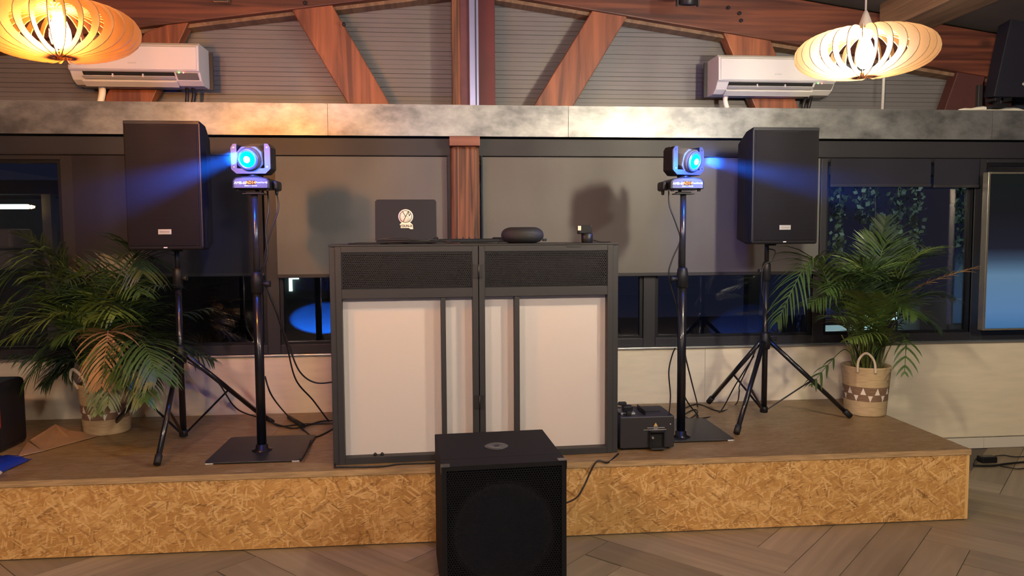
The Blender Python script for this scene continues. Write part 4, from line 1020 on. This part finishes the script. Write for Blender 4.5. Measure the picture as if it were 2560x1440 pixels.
# ================================================================== FOG MACHINE
fl=at_z(1550,1128,ST); fr2=at_z(1688,1126,ST)
fx=(fl.x+fr2.x)/2; fw=(fr2.x-fl.x); 
t=thing('fog_machine','black fog machine with nozzle opening standing right of the booth','fog machine',(fx,3.90+.12,ST))
hw=fw/2; fh=.185
part('body', MB().box(-hw,hw,-.12,.13,.012,fh), mat('fog machine black',(.022,.020,.024),.5), t, bev=.006)
part('rubber_foot', MB().box(-hw+.02,-hw+.05,-.1,.1,0,.012).box(hw-.05,hw-.02,-.1,.1,0,.012), MT['rubber'], t)
part('nozzle_recess', MB().box(.015,.085,-.1215,-.119,.02,.105), MT['booth_inner'], t)
part('nozzle', MB().tube([(.028,-.118,.07),(.028,-.135,.07)],[.009,.006],14), MT['silver'], t)
part('nozzle_hood', MB().box(.008,.014,-.138,-.12,.018,.11).box(.086,.092,-.138,-.12,.018,.11).box(.014,.086,-.15,-.12,.103,.11), MT['black'], t)
part('drip_tray', MB().box(.012,.09,-.155,-.12,.010,.018), MT['plate'], t, bev=.002)
part('warning_mark', MB().prism([(.036,.133),(.056,.133),(.046,.150)],-.1218,-.1202,'y'), MT['warn'], t, label='small yellow warning triangle')
part('warning_lines', MB().box(.035,.057,-.1215,-.1202,.128,.1305).box(.0,.095,-.1215,-.1202,.122,.1238).box(.035,.058,-.1215,-.1202,.116,.1175).box(-.02,.105,-.1215,-.1202,.111,.1128), MT['label'], t)
part('indicator', MB().lathe([(0,.002),(.003,.001),(.0035,0)],8,m=Matrix.Translation((hw-.022,-.1205,.14))@Matrix.Rotation(PI/2,4,'X')), MT['label'], t)
part('mount_bracket', MB().box(-.005,.0,-.09,.08,fh,fh+.022).box(.0,.10,-.02,.02,fh,fh+.004), MT['black'], t)
# wired remote lying on it
t=thing('fog_remote','black and grey wired remote resting on the fog machine','remote control',(fx-.10,4.0,ST+fh))
part('body', MB().box(-.035,.045,-.06,.05,.0005,.012), MT['silver'], t, bev=.003)
part('timer_block', MB().box(-.02,.035,-.045,.0,.012,.045), MT['black'], t, bev=.006)
part('front_plug', MB().box(-.005,.02,-.075,-.045,.002,.022), MT['rubber'], t, bev=.003)
part('plug', MB().box(-.03,.012,-.0,.03,.040,.056), MT['rubber'], t, bev=.004)
part('cord', MB().tube(spline([(-.02,.015,.050),(-.06,.0,.040),(-.065,-.02,.012),(-.035,-.05,.006),(-.0,-.06,.008)],6),.006,8), MT['rubber'], t)

# ================================================================== CABLES
zs=ST+.005
def A(px,py,Y): return at_y(px,py,Y)
def Zp(px,py,z=zs): return at_z(px,py,z)
G='cables hanging from the light stands'
cable([A(668,474,4.16),A(672,520,4.14),A(664,575,4.13),A(668,640,4.13),A(650,690,4.13),A(672,730,4.13),A(700,800,4.14),A(724,870,4.15),A(750,930,4.16),A(790,957,4.17),A(845,953,4.14)],.0045,'black cable from the left light bending into the booth side at mid height',group=G)
cable([A(690,474,4.16),A(696,520,4.15),A(680,570,4.14),A(662,640,4.14),A(668,720,4.15),A(694,790,4.17),A(718,870,4.2),A(740,950,4.25),A(782,1000,4.4),Zp(822,1052),Zp(842,1062)],.0045,'black cable falling from the left light to the stage floor by the booth',group=G)
cable([A(662,940,4.14),A(680,990,4.18),Zp(722,1042),Zp(760,1075),Zp(790,1092),Zp(842,1066)],.0045,'black cable looping from the left pole across the floor into the booth',group='cables on the stage floor')
cable([Zp(672,1050),Zp(700,1065),Zp(760,1060),Zp(842,1058)],.0045,'black cable lying straight behind the left light stand',group='cables on the stage floor')
cable([A(470,905,4.42),A(540,950,4.5),A(590,1020,4.6),Zp(650,1045),Zp(700,1063),Zp(740,1070),Zp(800,1054),Zp(842,1051)],.0045,'black cable running from the left tripod hub to the booth',group='cables on the stage floor')
cb=solo('cable_connector', MB().tube([Zp(722,1042,ST+.012),Zp(757,1065,ST+.012)],[.012,.016],10), MT['rubber'],'thick black in-line cable connector on the floor behind the left light stand','connector',group='cable connectors')
cb=solo('cable_connector', MB().tube([Zp(668,1046,ST+.012),Zp(682,1054,ST+.012)],[.016,.012],10), MT['rubber'],'black in-line connector by the right foot of the left tripod','connector',group='cable connectors')
cable([A(1672,478,4.14),A(1674,515,4.12),A(1690,560,4.12),A(1700,600,4.13),A(1680,650,4.13),A(1672,690,4.13),A(1690,760,4.14),A(1703,830,4.14),A(1708,880,4.16),A(1700,945,4.2),A(1716,1000,4.3),Zp(1745,1040),Zp(1738,1052),Zp(1715,1048),Zp(1712,1036),Zp(1735,1024),Zp(1744,1030),Zp(1725,1046),Zp(1715,1042)],.0042,'black cable winding down the right light stand into a coil on the floor',group=G)
cable([A(1704,560,4.14),A(1697,640,4.13),A(1700,720,4.14),A(1706,800,4.15),A(1712,880,4.2),A(1728,950,4.3),Zp(1744,1015),Zp(1742,1042),Zp(1765,1044),Zp(1800,1030),A(1840,960,4.6),A(1885,890,4.5)],.0042,'black cable from the right pole looping over to the right tripod',group=G)
cable([Zp(1672,1036,ST+.19) ,A(1676,990,4.18),A(1672,930,4.16),A(1680,890,4.15),A(1688,870,4.13)],.004,'thin black cable rising from the fog machine to the pole',group=G)
cable([Zp(1708,1022),Zp(1745,1010),Zp(1800,1028),Zp(1840,1010),A(1848,980,4.5),A(1850,960,4.55),A(1878,900,4.5),A(1892,868,4.47)],.0042,'black cable crossing the floor behind the right light stand and up the tripod',group='cables on the stage floor')
cable([A(1922,622,4.5),A(1938,628,4.47),A(1930,650,4.47),A(1908,668,4.47),A(1904,720,4.47),A(1912,760,4.47),A(1918,800,4.475)],.0035,'thin black cable wound at the top of the right tripod under the loudspeaker',group=G)
cable([Zp(1546,1134,ST+.006),(SX1*0+at_y(1520,1140,S0-.012).x,S0-.012,ST-.004),at_y(1490,1155,S0-.02),at_y(1460,1215,S0-.05),at_y(1440,1245,S0-.12),at_y(1403,1262,3.42)],.0045,'black power cable dropping over the stage edge to the subwoofer',group='cables on the stage floor')
cable([Zp(842,1150),(BL.x-.02,S0+.04,zs),Zp(850,1168),Zp(950,1166),Zp(1000,1160),Zp(1090,1157)],.0045,'black cable hugging the lower left corner of the booth',group='cables on the stage floor')
cable([Zp(776,1100,ST+.016),Zp(765,1130,ST+.016),Zp(752,1152,ST+.016)],.004,'short black cable over the right edge of the left floor plate',group='cables on the stage floor')

# ================================================================== LEFT CORNER: BOX, CARDBOARD, BAG
c=at_z(30,1140,ST)
t=thing('party_speaker','black portable speaker with a thin red edge line, at the far left of the stage','portable speaker',(c.x-.20,c.y+.17,ST))
hh=zy(30,965,c.y)-ST
part('body', MB().box(-.19,.12,-.15,.15,.0,hh), MT['black'], t, bev=.03, seg=4)
part('grille', MB().box(-.16,.09,-.154,-.148,.03,hh-.04), GRS, t, bev=.01)
part('edge_line', MB().box(.1195,.1215,-.12,-.115,.14,hh-.05), mat('red line',(.12,.008,.006),.5,emis=(1,.05,.02),estr=.03), t, label='thin red edge line')  # red edge line, given a faint emission
P1=[Zp(62,1150,ST+.004),Zp(110,1128,ST+.004),Zp(70,1098,ST+.03),Zp(30,1125,ST+.004)]
t=thing('cardboard_sheet','folded brown cardboard lying beside the black speaker at the far left','cardboard',tuple(Zp(110,1110,ST)))
def sheet(ps,th=.004):
    m_=MB(); n_=(ps[1]-ps[0]).cross(ps[2]-ps[0]).normalized()*th
    k=len(ps); m_.add([p for p in ps]+[p+n_ for p in ps],[tuple(range(k)),tuple(range(2*k-1,k-1,-1))]+[(i,i+k,(i+1)%k+k,(i+1)%k) for i in range(k)]); return m_
part('flap', sheet([Zp(45,1142,ST+.006),Zp(108,1128,ST+.006),at_y(70,1106,4.42)]), MT['carton'], t, world=True)
part('flap', sheet([Zp(108,1128,ST+.004),Zp(180,1100,ST+.004),at_y(138,1062,4.62),at_y(74,1102,4.42)]), MT['carton'], t, world=True)
part('flap', sheet([Zp(110,1127,ST+.004),Zp(260,1086,ST+.004),at_y(175,1078,4.60),at_y(138,1062,4.62)]), MT['carton'], t, world=True)
random.seed(11)
mb=MB(); nx,ny=10,6; A0=Zp(-30,1145,ST);B0=Zp(79,1150,ST);C0=Zp(2,1185,ST)
vs=[];fs=[]
for j in range(ny+1):
    for i in range(nx+1):
        u=i/nx; v=j/ny
        p=A0.lerp(B0,u).lerp(Zp(-60,1200,ST).lerp(C0,u),v); e=min(u,1-u,v,1-v)*4
        p=p+Vector((0,0,.004+.030*min(1,e)**.5+random.uniform(0,.008)*min(1,e)))
        vs.append(p)
for j in range(ny):
    for i in range(nx):
        q=j*(nx+1)+i; fs.append((q,q+1,q+nx+2,q+nx+1))
mb.add(vs,fs,True)
bg=solo('plastic_bag', mb, MT['bluebag'],'shiny blue plastic bag lying at the far left edge of the stage','bag')
md=bg.modifiers.new('s','SOLIDIFY'); md.thickness=.003
part('white_patch', sheet([at_z(-6,1172,ST+.036),at_z(6,1180,ST+.034),at_z(-4,1190,ST+.026),at_z(-20,1184,ST+.03)],.002), MT['white'], bg, world=True)

# ================================================================== RIGHT SIDE: SCREEN, ADAPTER, UPPER SPEAKER
YV=4.88
t=thing('display_screen','large framed screen, blue towards the bottom, at the right edge','screen',tuple(at_z(2700,1060,.0)*0+Vector((xy(2620,600,YV),YV,0))))
SXa=xy(2472,430,YV); SXb=SXa+1.05; zb_=zy(2482,826,YV); zt_=zy(2472,430,YV)
t.location=(SXa,YV,0); ORG[t.name]=Vector((SXa,YV,0))
w_=SXb-SXa; fr_t=.016; tz=math.radians(1.7)
def scr():
    m,N,L,B=NT('screen gradient'); tc=N.new('ShaderNodeTexCoord'); sp=N.new('ShaderNodeSeparateXYZ'); L.new(tc.outputs['Object'],sp.inputs[0])
    mr=N.new('ShaderNodeMapRange'); mr.inputs[1].default_value=zb_; mr.inputs[2].default_value=zt_; L.new(sp.outputs[2],mr.inputs[0])
    r=N.new('ShaderNodeValToRGB'); e=r.color_ramp.elements; e[0].position=0; e[0].color=(.05,.16,.36,1); e[1].position=1; e[1].color=(.004,.008,.007,1)  # blue in the lower part, near black above
    for p,c in ((.12,(.10,.22,.42,1)),(.35,(.12,.23,.36,1)),(.45,(.04,.07,.12,1)),(.52,(.012,.013,.025,1)),(.75,(.006,.007,.010,1))):
        q=e.new(p); q.color=c
    L.new(mr.outputs[0],r.inputs[0]); L.new(r.outputs[0],B.inputs['Emission Color']); B.inputs['Emission Strength'].default_value=.25
    B.inputs['Base Color'].default_value=(.005,.005,.006,1); B.inputs['Roughness'].default_value=.15; return m
part('panel', MB().box(fr_t,w_-fr_t,.004,.05,zb_+fr_t,zt_-fr_t), scr(), t)
part('bezel', MB().box(0,fr_t,0,.055,zb_,zt_).box(w_-fr_t,w_,0,.055,zb_,zt_).box(fr_t,w_-fr_t,0,.055,zt_-fr_t*.8,zt_).box(fr_t,w_-fr_t,0,.055,zb_,zb_+fr_t*.8), mat('champagne bezel',(.50,.46,.36),.25,.8), t, bev=.002)
part('wall_bracket', MB().box(w_/2-.15,w_/2+.15,.055,W-YV+.02,zb_+.3,zb_+.7), MT['black'], t, bev=.005)
t=thing('power_adapter','small black power adapter on the floor right of the stage','power adapter',tuple(at_z(2467,1155,0)))
part('brick', MB().box(-.055,.055,-.03,.03,0,.042), MT['black'], t, bev=.006)
part('rating_label', MB().box(-.035,.045,-.02,.02,.042,.0425), MT['plate'], t)
pa=t
cable([at_z(2434,1160,.006),at_z(2437,1150,.006),at_z(2450,1140,.02)],.004,'short black lead curling from the adapter to the stage side',group='cables on the floor by the screen')
cable([at_z(2488,1140,.02),at_z(2510,1138,.006),at_z(2540,1142,.006),at_z(2600,1140,.006)],.004,'black lead running right from the adapter, nearest the wall',group='cables on the floor by the screen')
cable([at_z(2434,1164,.008),at_z(2480,1164,.008),at_z(2510,1160,.008),at_z(2560,1155,.008),at_z(2640,1150,.008)],.007,'thick black cable on the floor in front of the adapter',group='cables on the floor by the screen')
cable([at_z(2500,1164,.006),at_z(2530,1170,.006),at_z(2550,1172,.006),at_z(2600,1166,.006)],.004,'thin black cable splitting forward from the thick one by the screen',group='cables on the floor by the screen')
# upper right black loudspeaker on the beam
YU=4.86
a=at_y(2484,242,YU); 
t=thing('wall_loudspeaker','dark navy loudspeaker tilted on a bracket above the beam, upper right corner','loudspeaker',(a.x,YU,2.40))
b=at_y(2516,60,YU); w_=.5
ob=part('cabinet', MB().add([(0,0,a.z-2.40),(w_,0,a.z-2.40),(w_,-.02,b.z-2.4+.2),(b.x-a.x+.05,-.02,b.z-2.4+.2),(0+.03,.14,a.z-2.38),(w_,.14,a.z-2.38),(w_,.14,b.z-2.4+.2),(b.x-a.x+.08,.14,b.z-2.4+.2)],[(0,1,2,3),(4,7,6,5),(0,4,5,1),(1,5,6,2),(2,6,7,3),(3,7,4,0)]), mat('navy cabinet',(.012,.012,.020),.6,spec=.25), t, bev=.006)
part('bracket', MB().box(.07,.09,.02,.10,.03,a.z-2.40+.01).box(.03,.15,.02,.12,a.z-2.40-.02,a.z-2.40+.0), MT['pole'], t, bev=.002)
part('bracket_foot', MB().box(.04,.13,.02,.12,.008,.03), MT['black'], t)
part('badge', MB().lathe([(0,.003),(.012,.002),(.014,0)],16,m=Matrix.Translation((xy(2556,210,YU)-a.x+.01,-.003,zy(2556,210,YU)-2.40))@Matrix.Rotation(PI/2,4,'X')), MT['silver'], ob)
# pale cloth on the beam under it
mb=MB(); pts=[]
for i in range(15):
    u=i/14; x=xy(2402,270,4.97)+u*.62; pts.append((x, 4.99, BZ1+.004+.016*math.sin(PI*min(1,u*1.2+.05))+.004*math.sin(u*30)))
mb.tube(pts,[.004+.013*math.sin(PI*(.08+.84*i/14)) for i in range(15)],8)
solo('rolled_cloth', mb, MT['ivory'],'pale rolled cloth lying on the metal beam under the upper black loudspeaker','cloth')
# spotlight hanging on the right rafter
c=at_y(1722,8,4.7)
t=thing('spotlight','black round spotlight can fixed to the rafter, top edge of the view','spotlight',(c.x,4.72,c.z))
part('can', MB().lathe([(.055,.10),(.058,.0),(.052,-.008),(.048,-.002),(.046,.03),(.0001,.03)],28,m=Matrix.Rotation(.25,4,'X')), MT['black'], t)
part('lens', MB().lathe([(.046,.004),(.0001,.004)],24,m=Matrix.Rotation(.25,4,'X')), mat('dim lens',(.12,.10,.10),.2), t)
part('bracket', MB().box(-.072,-.062,-.01,.02,-.01,.14).box(.062,.072,-.01,.02,-.01,.14).box(-.072,.072,-.01,.02,.13,.14).box(-.01,.01,-.01,.30,.12,.13), MT['plate'], t)
# small junction box at top left rafter
c=at_y(556,2,W-.03)
t=thing('junction_box','small dark junction box on the left rafter at the top edge','junction box',(c.x,W-.04,c.z-.02))
part('box', MB().box(-.045,.045,-.03,.028,.0,.08), MT['brownbeam'], t, bev=.004)
part('lid', MB().box(-.04,.04,-.035,-.03,.005,.075), MT['plate'], t, bev=.002)

# ================================================================== OUTSIDE, SEEN THROUGH THE GLASS
solo('terrace', MB().box(-8,10,W+.25,14,-.1,-.02), MT['outdark'],None,None,kind='structure')
rnd=random.Random(5)
def vine(x,Y,zt,L,label):
    t=thing('hanging_vine',label,'hanging plant',(x,Y,zt-L),group='vines hanging outside the window')
    part('stem', MB().tube([(0,0,L),(.01,0,L*.5),(0,.01,0)],.004,5), MT['stem'], t)
    mb=MB()
    for i in range(int(L*230)):
        z=L*rnd.random(); w=.075*(.35+.65*(z/L)**.5)
        c=Vector((rnd.gauss(0,w*.6),rnd.gauss(0,w*.5),z)); s=rnd.uniform(.014,.030); R=Euler((rnd.uniform(-1,1),rnd.uniform(-1,1),rnd.uniform(0,6))).to_matrix().to_4x4()
        mb.add([(0,0,-s),(s*.8,0,0),(0,0,s*1.2),(-s*.8,0,0)],[(0,1,2,3)],False,Matrix.Translation(c)@R)
    part('leaves', mb, MT['vine'], t, kind='stuff')
for px,yb,lab in ((2098,640,'leftmost green vine hanging outside the right window, by the shade rail'),(2155,560,'short green vine hanging outside between the two leftmost vines'),(2188,700,'full green vine hanging outside behind the palm, left of centre'),(2245,680,'thick green vine hanging outside above the middle of the palm'),(2290,660,'green vine hanging outside above the palm, right of centre'),(2412,720,'dim vine hanging outside beside the right mullion')):
    Yv=6.3; p=at_y(px,470,Yv); q=at_y(px,yb,Yv)
    vine(p.x,Yv,p.z+.15,p.z+.15-q.z,lab)
pg=thing('terrace_pergola','dark pergola beam outside carrying the hanging vines','pergola',(3.9,6.3,-.02))
part('beam', MB().box(2.6,6.2,6.22,6.38,at_y(2200,470,6.3).z+.10,at_y(2200,470,6.3).z+.26), MT['outdark'], pg, world=True, bev=.01)
for x_ in (2.62,6.1): part('post', MB().box(x_,x_+.1,6.25,6.35,-.02,at_y(2200,470,6.3).z+.12), MT['outdark'], pg, world=True)
for i,(x0,x1,y0,y1,lab) in enumerate(((2192,2340,757,800,'bright white bench top outside behind the palm'),(2062,2205,826,840,'pale low ledge outside left of the palm'))):
    p=at_y(x0,y0,7.0); q=at_y(x1,y1,7.0)
    t=solo('terrace_bench', MB().box(p.x,q.x,7.0,7.4,q.z,p.z).box(p.x+.05,p.x+.10,7.1,7.3,-.02,q.z+.01).box(q.x-.10,q.x-.05,7.1,7.3,-.02,q.z+.01), mat('glowing bench %d'%i,(.6,.7,.7),.5,emis=(.45,.75,.75),estr=.35 if i==0 else .15),lab,'bench',group='benches on the terrace with added glow',bev=.01)  # brightness added as emission; the benches are no lamps
for x0,x1,lab in ((2302,2366,'grey planter box outside, left of the two by the mullion'),(2349+35,2412,'grey planter box outside, beside the right mullion'),(2452,2480,'grey planter box outside, partly behind the screen')):
    p=at_y(x0,752,6.6); q=at_y(x1,833,6.6)
    t=thing('terrace_planter',lab,'planter',((p.x+q.x)/2,6.8,-.02),group='grey planters on the terrace')
    part('box', MB().box(p.x,q.x,6.6,6.95,-.02,p.z), MT['out'], t, world=True, bev=.008)
# roof edge with light strip outside, far left
p=at_y(0,500,8.0); q=at_y(150,545,8.0)
t=thing('terrace_roof','dark terrace roof with a lit strip and a small warm lamp, outside far left','roof',(p.x,8.2,0))
part('roof_slab', MB().box(p.x-2,q.x+.1,8.0,9.5,p.z+.06,p.z+.20), MT['outdark'], t, world=True)
part('light_strip', MB().box(p.x-2,xy(60,516,8.0),8.05,8.10,zy(0,522,8.0),zy(0,510,8.0)), emit('cool strip',(.8,1,.9),.7), t, world=True)
part('lamp', MB().lathe([(.0001,-.03),(.03,-.02),(.035,0),(.0001,.01)],14,c=tuple(at_y(78,515,8.0))), emit('warm lamp',(1,.6,.2),2.5), t, world=True)
part('post', MB().box(xy(95,600,8.0),xy(118,600,8.0),8.1,8.2,-.02,p.z+.06), MT['out'], t, world=True)
for y0,y1,lab in ((572,622,'upper of the two grey cushions stacked outside at far left'),(626,675,'lower of the two grey cushions stacked outside at far left')):
    p=at_y(-60,y0,7.5); q=at_y(30,y1,7.5)
    solo('terrace_cushion', MB().box(p.x,q.x,7.5,7.9,q.z,p.z), MT['out'],lab,'cushion',group='cushions outside',bev=.03)
solo('wall_terrace', MB().box(-5.5,-.6,9.031,9.12,-.02,2.1), MT['outdark'],None,None,kind='structure')
# glowing strips added for bright glints in the glass below the left shade
for px0,px1,py0,py1,lab in ((689,699,694,728,'upright added glint strip outside below the left shade'),(722,746,694,698,'level added glint strip outside below the left shade'),(722,730,698,728,'slanting added glint strip outside below the left shade')):
    p=at_y(px0,py0,9.0); q=at_y(px1,py1,9.0)
    w_=max(q.x-p.x,.02)
    solo('glint_strip', MB().box(p.x,p.x+w_,9.0,9.03,q.z,p.z), emit('cool glint',(.6,1,.85),1.6),lab,'lamp',group='added glints outside')
